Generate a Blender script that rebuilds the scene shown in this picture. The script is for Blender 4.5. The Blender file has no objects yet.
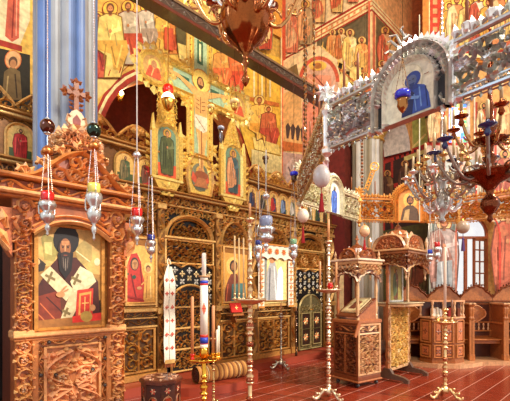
import bpy, math, random
from mathutils import Vector, Matrix
PI = math.pi; R2 = math.sqrt(2)
SC = bpy.context.scene; COL = SC.collection

# ------------------------------------------------------------------ camera, sky, light, exposure
CAMZ = 1.5; F = 384.0
cam_data = bpy.data.cameras.new('camera'); cam = bpy.data.objects.new('camera', cam_data); COL.objects.link(cam)
cam.location = (0, 0, CAMZ); cam.rotation_euler = (PI/2, 0, -PI/4)
cam_data.sensor_width = 36; cam_data.lens = F/510*36; cam_data.shift_y = (290-200.5)/510
cam_data.clip_start = .05; cam_data.clip_end = 200
SC.camera = cam
w = bpy.data.worlds.new('sky'); SC.world = w; w.use_nodes = True
w.node_tree.nodes['Background'].inputs[0].default_value = (1, .98, .95, 1)
w.node_tree.nodes['Background'].inputs[1].default_value = 1.0
def lamp(name, kind, loc, target, energy, color, size=1, size_y=None):
    d = bpy.data.lights.new(name, kind); o = bpy.data.objects.new(name, d); COL.objects.link(o)
    o.location = loc; o.rotation_euler = (Vector(target)-Vector(loc)).to_track_quat('-Z', 'Y').to_euler()
    d.energy = energy; d.color = color
    if kind == 'AREA':
        d.size = size
        if size_y: d.shape = 'RECTANGLE'; d.size_y = size_y
    if kind == 'SUN': d.angle = size
    return o
lamp('nave_daylight', 'SUN', (3, -6, 4.7), (0, 0, 0), 4.3, (1, .96, .88), .06)
lamp('upper_fresco_fill', 'AREA', (2.0, -.5, 7.6), (5.6, 6.8, 5.6), 500, (1, .95, .80), 2.0)  # added fill light, brightens the upper frescoes; no such window is built
lamp('north_window_daylight', 'AREA', (-1.6, 3.0, 4.2), (1.5, 4.75, 3.8), 60, (.35, .60, 1), 1.2)
SC.view_settings.view_transform = 'Standard'; SC.view_settings.look = 'None'
SC.view_settings.gamma = 1; SC.view_settings.use_curve_mapping = False
SC.view_settings.exposure = 0.0

# ------------------------------------------------------------------ photo pixels to places
def onY(px, py, Y):
    a = (px-255)/F; D = Y*R2/(1-a); return Vector((D*(1+a)/R2, Y, CAMZ+(290-py)/F*D))
def onX(px, py, X):
    a = (px-255)/F; D = X*R2/(1+a); return Vector((X, D*(1-a)/R2, CAMZ+(290-py)/F*D))
def onD(px, py, D):
    a = (px-255)/F; return Vector((D*(1+a)/R2, D*(1-a)/R2, CAMZ+(290-py)/F*D))
def LD(L, D, z=0): return Vector(((D+L)/R2, (D-L)/R2, z))
VIEW = -PI/4

# ------------------------------------------------------------------ materials
def srgb(c):
    return tuple((x/255/12.92 if x/255 <= .04045 else ((x/255+.055)/1.055)**2.4) for x in c)
MATS = {}
def mat(name, rough=.5, metal=0, var=.15, scale=12, bump=0, coat=0, emit=0, noise2=None, trans=0):
    """surface whose pigment is the mesh attribute Col, varied by procedural noise"""
    m = bpy.data.materials.new(name); m.use_nodes = True; nt = m.node_tree; N = nt.nodes; Lk = nt.links
    b = N['Principled BSDF']; b.inputs['Roughness'].default_value = rough; b.inputs['Metallic'].default_value = metal
    a = N.new('ShaderNodeAttribute'); a.attribute_name = 'Col'
    tc = N.new('ShaderNodeTexCoord'); no = N.new('ShaderNodeTexNoise'); no.inputs['Scale'].default_value = scale
    no.inputs['Detail'].default_value = 5
    Lk.new(tc.outputs['Object'], no.inputs['Vector'])
    mr = N.new('ShaderNodeMapRange'); mr.inputs[1].default_value = .3; mr.inputs[2].default_value = .7
    mr.inputs[3].default_value = 1-var; mr.inputs[4].default_value = 1+var
    if noise2:
        n2 = N.new('ShaderNodeTexNoise'); n2.inputs['Scale'].default_value = noise2; n2.inputs['Detail'].default_value = 3; Lk.new(tc.outputs['Object'], n2.inputs['Vector'])
        av = N.new('ShaderNodeMath'); av.operation = 'MULTIPLY_ADD'; av.inputs[1].default_value = .6; Lk.new(n2.outputs['Fac'], av.inputs[0])
        sc_ = N.new('ShaderNodeMath'); sc_.operation = 'MULTIPLY'; sc_.inputs[1].default_value = .4; Lk.new(no.outputs['Fac'], sc_.inputs[0]); Lk.new(sc_.outputs[0], av.inputs[2]); Lk.new(av.outputs[0], mr.inputs[0])
    else: Lk.new(no.outputs['Fac'], mr.inputs[0])
    vm = N.new('ShaderNodeVectorMath'); vm.operation = 'SCALE'
    Lk.new(a.outputs['Color'], vm.inputs[0]); Lk.new(mr.outputs[0], vm.inputs['Scale'])
    Lk.new(vm.outputs[0], b.inputs['Base Color'])
    if emit:
        Lk.new(a.outputs['Color'], b.inputs['Emission Color']); b.inputs['Emission Strength'].default_value = emit
    if coat: b.inputs['Coat Weight'].default_value = coat; b.inputs['Coat Roughness'].default_value = .15
    if trans: b.inputs['Transmission Weight'].default_value = trans
    if bump:
        bp = N.new('ShaderNodeBump'); bp.inputs['Strength'].default_value = bump; bp.inputs['Distance'].default_value = .01
        Lk.new(no.outputs['Fac'], bp.inputs['Height']); Lk.new(bp.outputs[0], b.inputs['Normal'])
    MATS[name] = m; return m
mat('wood', .36, 0, .3, 9, .2, .25, noise2=30); mat('gilt', .34, .35, .35, 14, .15, noise2=35)
mat('paint', .5, 0, .32, 9, noise2=26); mat('fresco', .8, 0, .42, 2.5, .1, noise2=11)
mat('silver', .32, .9, .15, 20); mat('brass', .16, .95, .15, 15); mat('copper', .13, .9, .2, 10, 0, .4)
mat('cloth', .9, 0, .08, 40, .1); mat('wax', .45, 0, .04, 10); mat('stone', .45, 0, .14, 3.5)
mat('glass', .08, 0, .05, 5, 0, .5); mat('flame', .5, 0, 0, 5, 0, 0, 6); mat('stained', .3, 0, .1, 8, 0, 0, 1.6)
mat('egg', .35, 0, .08, 30, 0, .3); mat('dark', .8, 0, .1, 5)

# red clay floor with pale joints
fl = bpy.data.materials.new('clay_tiles'); fl.use_nodes = True
nt = fl.node_tree; N = nt.nodes; Lk = nt.links; b = N['Principled BSDF']
tc = N.new('ShaderNodeTexCoord'); br = N.new('ShaderNodeTexBrick')
mp = N.new('ShaderNodeMapping'); mp.inputs['Location'].default_value = (.05, .05, 0)
Lk.new(tc.outputs['Object'], mp.inputs['Vector']); Lk.new(mp.outputs[0], br.inputs['Vector'])
br.offset = 0; br.inputs['Scale'].default_value = 1; br.inputs['Brick Width'].default_value = .275; br.inputs['Row Height'].default_value = .275
br.inputs['Mortar Size'].default_value = .005; br.inputs['Mortar Smooth'].default_value = .3
br.inputs['Color1'].default_value = (*srgb((142, 52, 30)), 1); br.inputs['Color2'].default_value = (*srgb((128, 44, 26)), 1)
br.inputs['Mortar'].default_value = (*srgb((150, 70, 48)), 1)
# longer joints laid along the nave are wider and paler
wv = N.new('ShaderNodeSeparateXYZ'); Lk.new(mp.outputs[0], wv.inputs[0])
md = N.new('ShaderNodeMath'); md.operation = 'PINGPONG'; md.inputs[1].default_value = .1375*1
ad = N.new('ShaderNodeMath'); ad.operation = 'ADD'; ad.inputs[1].default_value = 0
Lk.new(wv.outputs['Y'], ad.inputs[0]); Lk.new(ad.outputs[0], md.inputs[0])
lt = N.new('ShaderNodeMath'); lt.operation = 'LESS_THAN'; lt.inputs[1].default_value = .005
Lk.new(md.outputs[0], lt.inputs[0])
mx = N.new('ShaderNodeMix'); mx.data_type = 'RGBA'; mx.inputs[7].default_value = (*srgb((214, 160, 138)), 1)
Lk.new(lt.outputs[0], mx.inputs[0]); Lk.new(br.outputs['Color'], mx.inputs[6])
ns = N.new('ShaderNodeTexNoise'); ns.inputs['Scale'].default_value = 1.7; ns.inputs['Detail'].default_value = 4
Lk.new(tc.outputs['Object'], ns.inputs['Vector'])
mr = N.new('ShaderNodeMapRange'); mr.inputs[3].default_value = .8; mr.inputs[4].default_value = 1.2; Lk.new(ns.outputs['Fac'], mr.inputs[0])
vm = N.new('ShaderNodeVectorMath'); vm.operation = 'SCALE'; Lk.new(mx.outputs[2], vm.inputs[0]); Lk.new(mr.outputs[0], vm.inputs['Scale'])
Lk.new(vm.outputs[0], b.inputs['Base Color']); b.inputs['Roughness'].default_value = .24
MATS['clay'] = fl

# ------------------------------------------------------------------ mesh builder
class MB:
    def __init__(s, T=None): s.v = []; s.f = []; s.c = []; s.T = T or Matrix.Identity(4); s.lay = 0
    def add(s, vs, fs, col):
        n = len(s.v); T = s.T
        s.v += [T @ Vector(p) for p in vs]
        s.f += [tuple(n+i for i in f) for f in fs]; s.c += [col]*len(fs)
    def box(s, x0, x1, y0, y1, z0, z1, col, b=0):
        if b:
            b = min(b, (x1-x0)*.4, (y1-y0)*.4, (z1-z0)*.4)
            vs = []
            for (dx, dy, z) in ((b, b, z0), (0, 0, z0+b), (0, 0, z1-b), (b, b, z1)):
                vs += [(x0+dx, y0+dy, z), (x1-dx, y0+dy, z), (x1-dx, y1-dy, z), (x0+dx, y1-dy, z)]
            fs = [(3, 2, 1, 0), (12, 13, 14, 15)]
            for k in range(3):
                for i in range(4): j = (i+1) % 4; fs.append((4*k+i, 4*k+j, 4*k+4+j, 4*k+4+i))
            s.add(vs, fs, col); return
        s.add([(x0, y0, z0), (x1, y0, z0), (x1, y1, z0), (x0, y1, z0), (x0, y0, z1), (x1, y0, z1), (x1, y1, z1), (x0, y1, z1)],
              [(3, 2, 1, 0), (4, 5, 6, 7), (0, 1, 5, 4), (1, 2, 6, 5), (2, 3, 7, 6), (3, 0, 4, 7)], col)
    def lathe(s, prof, n=14, c=(0, 0, 0), col=(1, 1, 1), lobes=0, amp=0, sx=1, sy=1):
        vs = []; m = len(prof)
        for (r, z) in prof:
            for i in range(n):
                a = 2*PI*i/n; rr = r*(1+amp*math.cos(lobes*a)) if lobes else r
                vs.append((c[0]+rr*math.cos(a)*sx, c[1]+rr*math.sin(a)*sy, c[2]+z))
        fs = [(k*n+i, k*n+(i+1) % n, (k+1)*n+(i+1) % n, (k+1)*n+i) for k in range(m-1) for i in range(n)]
        fs.append(tuple(range(n-1, -1, -1))); fs.append(tuple((m-1)*n+i for i in range(n)))
        s.add(vs, fs, col)
    def tube(s, pts, r, n=6, col=(1, 1, 1)):
        P = [Vector(p) for p in pts]; m = len(P); rs = r if isinstance(r, (list, tuple)) else [r]*m
        vs = []; up = Vector((0, 0, 1)); prev = None
        for i in range(m):
            d = (P[min(i+1, m-1)]-P[max(i-1, 0)]).normalized()
            if prev is None: prev = d.cross(up if abs(d.z) < .95 else Vector((1, 0, 0))).normalized()
            a = (prev - d*prev.dot(d))
            a = a.normalized() if a.length > 1e-6 else d.orthogonal().normalized()
            prev = a; q = d.cross(a)
            for k in range(n):
                t = 2*PI*k/n; vs.append(P[i]+(a*math.cos(t)+q*math.sin(t))*rs[i])
        fs = [(k*n+i, k*n+(i+1) % n, (k+1)*n+(i+1) % n, (k+1)*n+i) for k in range(m-1) for i in range(n)]
        fs.append(tuple(range(n-1, -1, -1))); fs.append(tuple((m-1)*n+i for i in range(n)))
        s.add(vs, fs, col)
    def ball(s, c, r, col, n=10, sz=1):
        pr = [(max(r*math.sin(PI*k/n), r*.02), -r*sz*math.cos(PI*k/n)) for k in range(n+1)]
        s.lathe(pr, n+2, c, col)
    def prism(s, outl, y0, y1, col):          # outline in x,z pushed from y0 to y1
        n = len(outl)
        vs = [(x, y0, z) for x, z in outl]+[(x, y1, z) for x, z in outl]
        fs = [tuple(range(n)), tuple(range(2*n-1, n-1, -1))]+[(i, n+i, n+(i+1) % n, (i+1) % n) for i in range(n)]
        s.add(vs, fs, col)
    def flatprism(s, outl, z0, z1, col):      # outline in x,y
        n = len(outl)
        vs = [(x, y, z0) for x, y in outl]+[(x, y, z1) for x, y in outl]
        fs = [tuple(range(n-1, -1, -1)), tuple(range(n, 2*n))]+[(i, (i+1) % n, n+(i+1) % n, n+i) for i in range(n)]
        s.add(vs, fs, col)
    def ridge(s, pts, wd, dep, col, both=False):   # pts (x,z); raised ridge off plane y=s.y0 towards -y
        m = len(pts); vs = []; k = 4 if both else 3
        for i in range(m):
            x, z = pts[i]; x2, z2 = pts[min(i+1, m-1)]; x1, z1 = pts[max(i-1, 0)]
            dx, dz = x2-x1, z2-z1; l = math.hypot(dx, dz) or 1; nx, nz = -dz/l, dx/l
            ww = wd[i] if isinstance(wd, list) else wd
            vs += [(x-nx*ww, s.y0, z-nz*ww), (x, s.y0-dep, z), (x+nx*ww, s.y0, z+nz*ww)]
            if both: vs.append((x, s.y0+dep, z))
        fs = []
        for i in range(m-1):
            for j in range(k if both else 2):
                fs.append((i*k+j, i*k+(j+1) % k, (i+1)*k+(j+1) % k, (i+1)*k+j))
        s.add(vs, fs, col)
    def leaf(s, x, z, ang, ln, wd, dep, col, both=False):
        c, q = math.cos(ang), math.sin(ang)
        def P(u, t, y): return (x+u*c-t*q, s.y0+y, z+u*q+t*c)
        vs = [P(0, 0, 0), P(ln*.55, wd, 0), P(ln, 0, -dep*.3), P(ln*.55, -wd, 0), P(ln*.5, 0, -dep)]
        fs = [(0, 1, 4), (1, 2, 4), (2, 3, 4), (3, 0, 4)]
        if both: vs.append(P(ln*.5, 0, dep)); fs += [(1, 0, 5), (2, 1, 5), (3, 2, 5), (0, 3, 5)]
        s.add(vs, fs, col)
    y0 = 0
    def build(s, name, m, parent=None, smooth=False):
        me = bpy.data.meshes.new(name); me.from_pydata([tuple(p) for p in s.v], [], s.f)
        me.materials.append(MATS[m])
        at = me.attributes.new('Col', 'FLOAT_COLOR', 'FACE')
        buf = []
        for c in s.c: buf += [c[0], c[1], c[2], 1]
        at.data.foreach_set('color', buf)
        if smooth: me.polygons.foreach_set('use_smooth', [True]*len(me.polygons))
        me.update()
        o = bpy.data.objects.new(name, me); COL.objects.link(o)
        if parent: o.parent = parent
        return o

def tag(o, label, cat, group=None, kind=None):
    o['label'] = label; o['category'] = cat
    if group: o['group'] = group
    if kind: o['kind'] = kind
    return o
def thing(name, label, cat, loc=(0, 0, 0), rz=0, group=None):
    o = bpy.data.objects.new(name, None); COL.objects.link(o); o.empty_display_size = .1
    o.location = loc; o.rotation_euler = (0, 0, rz); return tag(o, label, cat, group)
def struct(o): o['kind'] = 'structure'; return o
def settle(root):
    """children were built in world coordinates: bring them under the root that stands at its own base"""
    M = Matrix.Translation(Vector(root.location)) @ Matrix.Rotation(root.rotation_euler.z, 4, 'Z')
    Mi = M.inverted()
    def go(o, top):
        if o.type == 'MESH': o.data.transform(Mi)
        for c in o.children: go(c, False)
    for c in root.children: go(c, True)

def C(*c): return srgb(c)
def jit(c, rnd, a=.12):
    k = 1+rnd.uniform(-a, a); return (c[0]*k, c[1]*k*(1+rnd.uniform(-a/2, a/2)), c[2]*k)

# ------------------------------------------------------------------ carving
def carve(mb, x0, x1, z0, z1, y, size, dep, col, col2=None, seed=0, both=False, mirror=True, fat=1.0, inside=None, leaves=4):
    rnd = random.Random(seed); mb.y0 = y; col2 = col2 or col
    w, h = x1-x0, z1-z0; nx = max(1, round(w/size)); nz = max(1, round(h/size)); sx = w/nx; sz = h/nz; R = min(sx, sz)
    kx, kz = sx/R, sz/R
    table = {}
    for j in range(nz):
        for i in range(nx):
            if mirror and i >= (nx+1)//2:
                a0, tr, n = table[(nx-1-i, j)]; flip = -1
            else:
                a0, tr, n = rnd.uniform(0, 2*PI), rnd.uniform(1.15, 1.6), rnd.choice((0, 1)); flip = 1
                if mirror and nx % 2 and i == nx//2: pass
                table[(i, j)] = (a0, tr, n)
            cx, cz = x0+(i+.5)*sx, z0+(j+.5)*sz
            if inside and not inside(cx, cz): continue
            c = jit(col, rnd, .18); s = flip*(1 if (i+j) % 2 == 0 or mirror else -1)
            pts = []; ws = []; m = 11
            for k in range(m):
                t = k/(m-1); aa = a0+t*tr*2*PI; r = R*.56*(1-.78*t)
                pts.append((cx+flip*kx*r*math.cos(aa), cz+kz*r*math.sin(aa))); ws.append(R*.085*fat*(1.15-.5*t))
            mb.ridge(pts, ws, dep*rnd.uniform(.7, 1), c, both)
            for k in range(leaves):
                t = .02+.13*k*1.3; aa = a0+t*tr*2*PI; r = R*.54*(1-.78*t)
                lx, lz = cx+flip*kx*r*math.cos(aa), cz+kz*r*math.sin(aa)
                ang = math.atan2(math.sin(aa+.9), flip*math.cos(aa+.9))
                mb.leaf(lx, lz, ang, R*.36, R*.10*fat, dep*1.1, jit(col, rnd, .2), both)
            if n:
                q = R*.11*fat; cc = jit(col2, rnd, .15)
                for g in range(5):
                    ga = g*2*PI/5; mb.leaf(cx, cz, ga, q*1.5, q*.6, dep*1.3, cc, both)
def vine(mb, x0, x1, z0, z1, y, dep, col, seed=0, both=False, fat=1.0, per=None):
    """a running wave with leaves, filling a narrow border"""
    rnd = random.Random(seed); mb.y0 = y; horiz = (x1-x0) > (z1-z0)
    L = (x1-x0) if horiz else (z1-z0); W = (z1-z0) if horiz else (x1-x0)
    per = per or W*1.6; n = max(2, round(L/per)); pts = []; m = n*8
    def P(t, s): return (x0+t*L, (z0+z1)/2+s*W) if horiz else ((x0+x1)/2+s*W, z0+t*L)
    for k in range(m+1): pts.append(P(k/m, .30*math.sin(2*PI*n*k/m/2)))
    mb.ridge(pts, W*.075*fat, dep, col, both)
    for k in range(n):
        t = (k+.5)/n; sg = 1 if k % 2 == 0 else -1
        x, z = P(t, -.12*sg)
        for g in range(5):
            mb.leaf(x, z, g*2*PI/5+rnd.random(), W*.30, W*.09*fat, dep*1.2, jit(col, rnd, .2), both)
def beads(mb, x0, x1, z, y, r, col, step):
    n = max(1, int((x1-x0)/step))
    for k in range(n):
        x = x0+(k+.5)*(x1-x0)/n; mb.y0 = y
        mb.leaf(x-r, z, 0, 2*r, r, r*1.3, col)
def arch_pts(xc, w, z0, z1, n=10):           # round-headed outline, left foot first
    r = w/2; zs = z1-r
    return [(xc-r, z0)]+[(xc-r*math.cos(PI*k/n), zs+r*math.sin(PI*k/n)) for k in range(n+1)]+[(xc+r, z0)]
def arch_band(mb, xc, w, z0, z1, y, wd, dep, col, n=12, both=False):
    mb.y0 = y; mb.ridge(arch_pts(xc, w, z0, z1, n), wd, dep, col, both)

# ------------------------------------------------------------------ painting in flat shapes
class Paint(MB):
    """f(u,v) gives the place on the painted surface, nrm points at the viewer"""
    def __init__(s, f, nrm, eps=.0004):
        super().__init__(); s.m = f; s.n = Vector(nrm).normalized(); s.e = eps; s.k = 1
    def poly(s, pts, col):
        s.k += 1
        vs = [s.m(u, v)+s.n*(s.e*s.k) for u, v in pts]
        n = len(s.v); s.v += vs; s.f.append(tuple(range(n, n+len(vs)))); s.c.append(col)
    def ell(s, u, v, a, b, col, n=16, rot=0):
        c, q = math.cos(rot), math.sin(rot)
        s.poly([(u+a*math.cos(t)*c-b*math.sin(t)*q, v+a*math.cos(t)*q+b*math.sin(t)*c) for t in [2*PI*i/n for i in range(n)]], col)
    def line(s, pts, wd, col):
        for (u0, v0), (u1, v1) in zip(pts[:-1], pts[1:]):
            l = math.hypot(u1-u0, v1-v0) or 1; nx, ny = -(v1-v0)/l*wd/2, (u1-u0)/l*wd/2
            s.poly([(u0+nx, v0+ny), (u1+nx, v1+ny), (u1-nx, v1-ny), (u0-nx, v0-ny)], col)
    def rect(s, u0, v0, u1, v1, col): s.poly([(u0, v0), (u1, v0), (u1, v1), (u0, v1)], col)
GOLD = C(214, 160, 62); PALEG = C(240, 206, 120); SKIN = C(190, 130, 80); DK = C(50, 32, 22)
def saint(P, x, top, h, robe, cloak, halo=GOLD, skin=SKIN, hair=DK, seated=False, rnd=None, beard=True, wk=1.0, ring=C(150, 60, 30)):
    """standing or seated haloed figure, x centre, top = y of the halo's top, h = height, y runs down"""
    rnd = rnd or random.Random(int(x*7+top*3)); k = h; W = h*.15*wk
    yh = top+k*.105
    if halo: P.ell(x, yh, k*.105, k*.105, ring); P.ell(x, yh, k*.094, k*.094, halo)
    yb = top+k; sh = top+k*.22
    dk = tuple(c*.55 for c in robe); lt = tuple(min(1, c*1.5+.03) for c in robe); cd = tuple(c*.5 for c in cloak); cl = tuple(min(1, c*1.5+.04) for c in cloak)
    if seated:
        P.poly([(x-W*1.1, sh-k*.01), (x-W*.4, sh-k*.055), (x+W*.4, sh-k*.055), (x+W*1.1, sh-k*.01), (x+W*1.35, sh+k*.32), (x+W*1.72, sh+k*.42), (x+W*1.0, yb+k*.012), (x-W*.6, yb+k*.012), (x-W*.42, sh+k*.5), (x-W*1.42, sh+k*.4)], tuple(c*.35 for c in cloak))
        P.poly([(x-W*1.0, sh), (x-W*.4, sh-k*.04), (x+W*.4, sh-k*.04), (x+W, sh), (x+W*1.25, sh+k*.32), (x+W*1.6, sh+k*.42), (x+W*.9, yb), (x-W*.5, yb), (x-W*.3, sh+k*.5), (x-W*1.3, sh+k*.4)], robe)
        P.poly([(x-W*1.2, sh+k*.3), (x+W*1.5, sh+k*.30), (x+W*1.7, sh+k*.45), (x+W*.9, yb-k*.08), (x+W*.3, yb-k*.1), (x+W*.1, sh+k*.48), (x-W*1.2, sh+k*.42)], cloak)
        P.line([(x+W*1.1, sh+k*.36), (x+W*.6, yb-k*.12)], W*.16, cl); P.line([(x+W*.1, sh+k*.38), (x+W*.5, yb-k*.16)], W*.13, cd)
    else:
        P.poly([(x-W*1.0, sh), (x-W*.4, sh-k*.055), (x+W*.4, sh-k*.055), (x+W*1.0, sh), (x+W*1.12, sh+k*.3), (x+W*.95, yb-k*.02), (x-W*.92, yb-k*.02), (x-W*1.3, sh+k*.3)], tuple(c*.35 for c in cloak))
        P.poly([(x-W*.9, sh+k*.02), (x-W*.4, sh-k*.04), (x+W*.4, sh-k*.04), (x+W*.9, sh+k*.02), (x+W*1.0, sh+k*.3), (x+W*.85, yb-k*.03), (x-W*.8, yb-k*.03), (x-W*1.0, sh+k*.3)], robe)
        P.poly([(x-W*.9, sh+k*.02), (x-W*.3, sh-k*.04), (x+W*.2, sh+k*.15), (x+W*.75, sh+k*.42), (x+W*.6, sh+k*.55), (x-W*.1, yb-k*.14), (x-W*.95, yb-k*.1), (x-W*1.2, sh+k*.3)], cloak)
        for q in (-.5, -.15): P.line([(x+W*q, sh+k*.1), (x+W*(q-.15), yb-k*.16)], W*.12, cd)
        P.line([(x-W*.75, sh+k*.08), (x-W*.85, yb-k*.2)], W*.14, cl)
        for q in (.25, .55): P.line([(x+W*q, sh+k*.55), (x+W*q*1.05, yb-k*.05)], W*.12, dk)
        P.ell(x-W*.35, yb-k*.015, W*.3, k*.018, C(90, 50, 30), 8); P.ell(x+W*.4, yb-k*.015, W*.3, k*.018, C(90, 50, 30), 8)
    for q in range(5):
        xa = x+W*rnd.uniform(-.75, .7); za = sh+k*rnd.uniform(.05, .35); P.line([(xa, za), (xa+W*rnd.uniform(-.25, .25), za+k*rnd.uniform(.12, .28))], W*.09, (dk, cl, lt, cd)[q % 4])
    P.poly([(x+W*.75, sh+k*.03), (x+W*1.05, sh+k*.17), (x+W*.15, sh+k*.22), (x+W*.1, sh+k*.16), (x+W*.6, sh+k*.14)], lt)
    P.ell(x, sh+k*.18, k*.022, k*.028, skin, 8)
    P.poly([(x-k*.018, yh+k*.04), (x+k*.018, yh+k*.04), (x+k*.022, sh-k*.02), (x-k*.022, sh-k*.02)], tuple(c*.75 for c in skin))
    P.ell(x, yh-k*.006, k*.052, k*.066, hair); P.ell(x, yh+k*.008, k*.036, k*.052, skin, 12)
    if beard: P.poly([(x-k*.034, yh+k*.02), (x-k*.012, yh+k*.03), (x+k*.012, yh+k*.03), (x+k*.034, yh+k*.02), (x+k*.02, yh+k*.07), (x, yh+k*.085), (x-k*.02, yh+k*.07)], hair)
    for sgn in (-1, 1): P.ell(x+sgn*k*.015, yh-k*.002, k*.007, k*.004, DK, 6)
    P.line([(x, yh-k*.002), (x, yh+k*.018)], k*.006, tuple(c*.7 for c in skin))

W_OR = C(186, 112, 52); W_OR2 = C(222, 158, 96); W_DK = C(92, 42, 20); W_GD = C(196, 146, 74); W_BR = C(110, 66, 30)
SIL = C(208, 206, 200); SILD = C(120, 116, 110); BRS = C(214, 160, 74)

# ================================================================== THE SETTING
YI, YE, XS, XR, DA = 5.4, 7.1, 8.25, 10.5, 8.5      # screen, east wall, south return wall, far right wall, apse distance
m = MB(); m.box(-3, 12.5, -4, 10.5, -.1, 0, (1, 1, 1)); struct(m.build('floor', 'clay'))
m = MB(); m.box(-3, 12.5, -4, 10.5, 9.8, 9.9, C(190, 116, 60)); struct(m.build('ceiling', 'fresco'))

def pxY(px, Y): return onY(px, 290, Y).x
# ---- east wall with the arch of the sanctuary, everything painted on it
YEL = C(232, 184, 82); RED = C(168, 52, 32); CRM = C(246, 226, 160); OCH = C(206, 130, 54); PNK = C(226, 140, 100); OLV = C(96, 84, 44)
def wall_holes(mb, x0, x1, z0, z1, xc, wd, zf, zt, y0, y1, col, soff, n=24):
    """wall in x,z with a round arch cut up from zf"""
    ap = arch_pts(xc, wd, zf, zt, n)
    if zf <= z0: out = [(x0, z0)]+ap+[(x1, z0), (x1, z1), (x0, z1)]
    mb.add([(x, y0, z) for x, z in out], [tuple(range(len(out)))], col)
    for (xa, za), (xb, zb) in zip(ap[:-1], ap[1:]):
        mb.add([(xa, y0, za), (xb, y0, zb), (xb, y1, zb), (xa, y1, za)], [(0, 1, 2, 3)], soff)
    mb.add([(x0, y0, z1), (x1, y0, z1), (x1, y1, z1), (x0, y1, z1)], [(0, 1, 2, 3)], col)
P = Paint(lambda u, v: onY(u, v, YE), (0, -1, 0))
wall_holes(P, -1.5, XS, 0, 9.5, 5.0, 3.95, 0, 6.15, YE, YE+.5, YEL, C(190, 110, 50))
def arc(P, xc, wd, zs, r0, r1, col, Y, a0=0, a1=PI, n=20):
    for i in range(n):
        t0, t1 = a0+(a1-a0)*i/n, a0+(a1-a0)*(i+1)/n
        vs = [Vector((xc-r*math.cos(t), Y-.006, zs+r*math.sin(t))) for r, t in ((r0, t0), (r1, t0), (r1, t1), (r0, t1))]
        k = len(P.v); P.v += vs; P.f.append((k, k+1, k+2, k+3)); P.c.append(col)
arc(P, 5.0, 0, 6.15-1.975, 1.975, 2.06, RED, YE); arc(P, 5.0, 0, 6.15-1.975, 2.06, 2.11, CRM, YE); arc(P, 5.0, 0, 6.15-1.975, 2.11, 2.16, RED, YE)
rnd = random.Random(4)
# left of the column
P.poly([(-20, -60), (30, -60), (30, 20), (20, 45), (-20, 34)], C(236, 214, 160)); P.poly([(-20, 34), (22, 46), (22, 52), (-20, 40)], RED)
P.poly([(9, -20), (20, -20), (19, 38), (12, 42), (5, 36)], C(206, 96, 66)); P.line([(14, 0), (12, 38)], 1.5, C(150, 50, 36)); P.line([(17, -10), (16, 36)], 1, C(240, 170, 130))
P.poly([(-20, 44), (30, 55), (30, 110), (-20, 110)], C(44, 40, 26)); P.ell(13, 60, 8.5, 10, C(214, 110, 50)); P.ell(13, 60, 7.6, 9, C(226, 170, 110))
P.poly([(4, 72), (12, 66), (20, 72), (22, 100), (2, 100)], C(120, 96, 56)); P.ell(13, 62, 4.5, 5.5, C(96, 66, 44)); P.ell(13, 64, 3.2, 4.4, SKIN)
P.line([(8, 76), (6, 98)], 1.3, C(190, 160, 100)); P.line([(15, 74), (17, 98)], 1.3, C(60, 44, 26))
# apostles on a bench above the arch
P.poly([(88, -40), (180, -40), (180, 30), (166, 60), (140, 60), (88, 75)], C(236, 180, 78))
P.poly([(88, 60), (108, 48), (140, 46), (152, 58), (128, 66), (112, 86), (92, 104)], C(240, 204, 120))
P.line([(93, 72), (118, 76)], 1.2, C(190, 110, 40)); P.line([(118, 76), (136, 58)], 1.2, C(190, 110, 40))
for (hx, hy, hh, rc, cc) in ((172, 14, 40, C(226, 140, 60), C(206, 84, 40)), (162, 9, 44, C(236, 190, 80), C(226, 140, 50)), (145, 2, 52, C(206, 190, 160), C(176, 150, 120)),
                             (97, 12, 66, C(200, 96, 60), C(170, 60, 44)), (127, 1, 64, C(206, 186, 150), C(200, 80, 44)), (109, 2, 76, C(240, 206, 110), C(226, 170, 70))):
    saint(P, hx, hy, hh, rc, cc, C(240, 190, 70), C(214, 140, 80), C(120, 70, 36), True, rnd, wk=.95)
P.poly([(163, 28), (172, 30), (172, 52), (163, 50)], C(220, 90, 50)); P.poly([(173, 12), (196, 24), (196, 60), (176, 52)], OLV); P.poly([(176, 44), (200, 52), (200, 66), (178, 60)], C(230, 200, 110))
for q in range(3): P.line([(98+q*11, 74-q*3), (96+q*11, 80-q*3)], 1, RED)
# right of the big hanging cross, above the arch
P.poly([(206, 40), (284, 60), (284, 250), (258, 190), (236, 120), (206, 80)], C(244, 196, 70))
saint(P, 231, 44, 54, C(230, 120, 60), C(214, 80, 44), C(244, 200, 80), C(214, 140, 80), C(120, 70, 36), True, rnd); saint(P, 219, 46, 44, C(240, 170, 80), C(236, 120, 60), C(244, 200, 80), C(214, 140, 80), C(130, 80, 36), True, rnd)
for q in range(5): P.line([(252+q*4, 60), (252+q*4, 98)], 1.6, (C(250, 236, 170), C(206, 150, 60))[q % 2])
P.poly([(248, 98), (277, 104), (277, 108), (248, 102)], C(210, 120, 50))
saint(P, 257, 96, 54, C(248, 200, 90), C(240, 170, 60), C(248, 214, 110), C(214, 140, 80), C(150, 90, 40), True, rnd)
saint(P, 266, 106, 44, C(206, 110, 60), C(196, 80, 50), C(248, 206, 100), C(206, 130, 70), C(130, 70, 30), True, rnd)
P.poly([(250, 138), (276, 146), (278, 156), (252, 150)], C(246, 220, 120)); P.poly([(249, 150), (280, 158), (281, 178), (249, 168)], C(236, 224, 150))
P.line([(253, 134), (254, 142), (260, 139), (262, 147)], .9, C(110, 60, 30)); P.rect(279, -30, 283, 230, C(226, 96, 56)); P.rect(278, -30, 279.4, 230, CRM)
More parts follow.
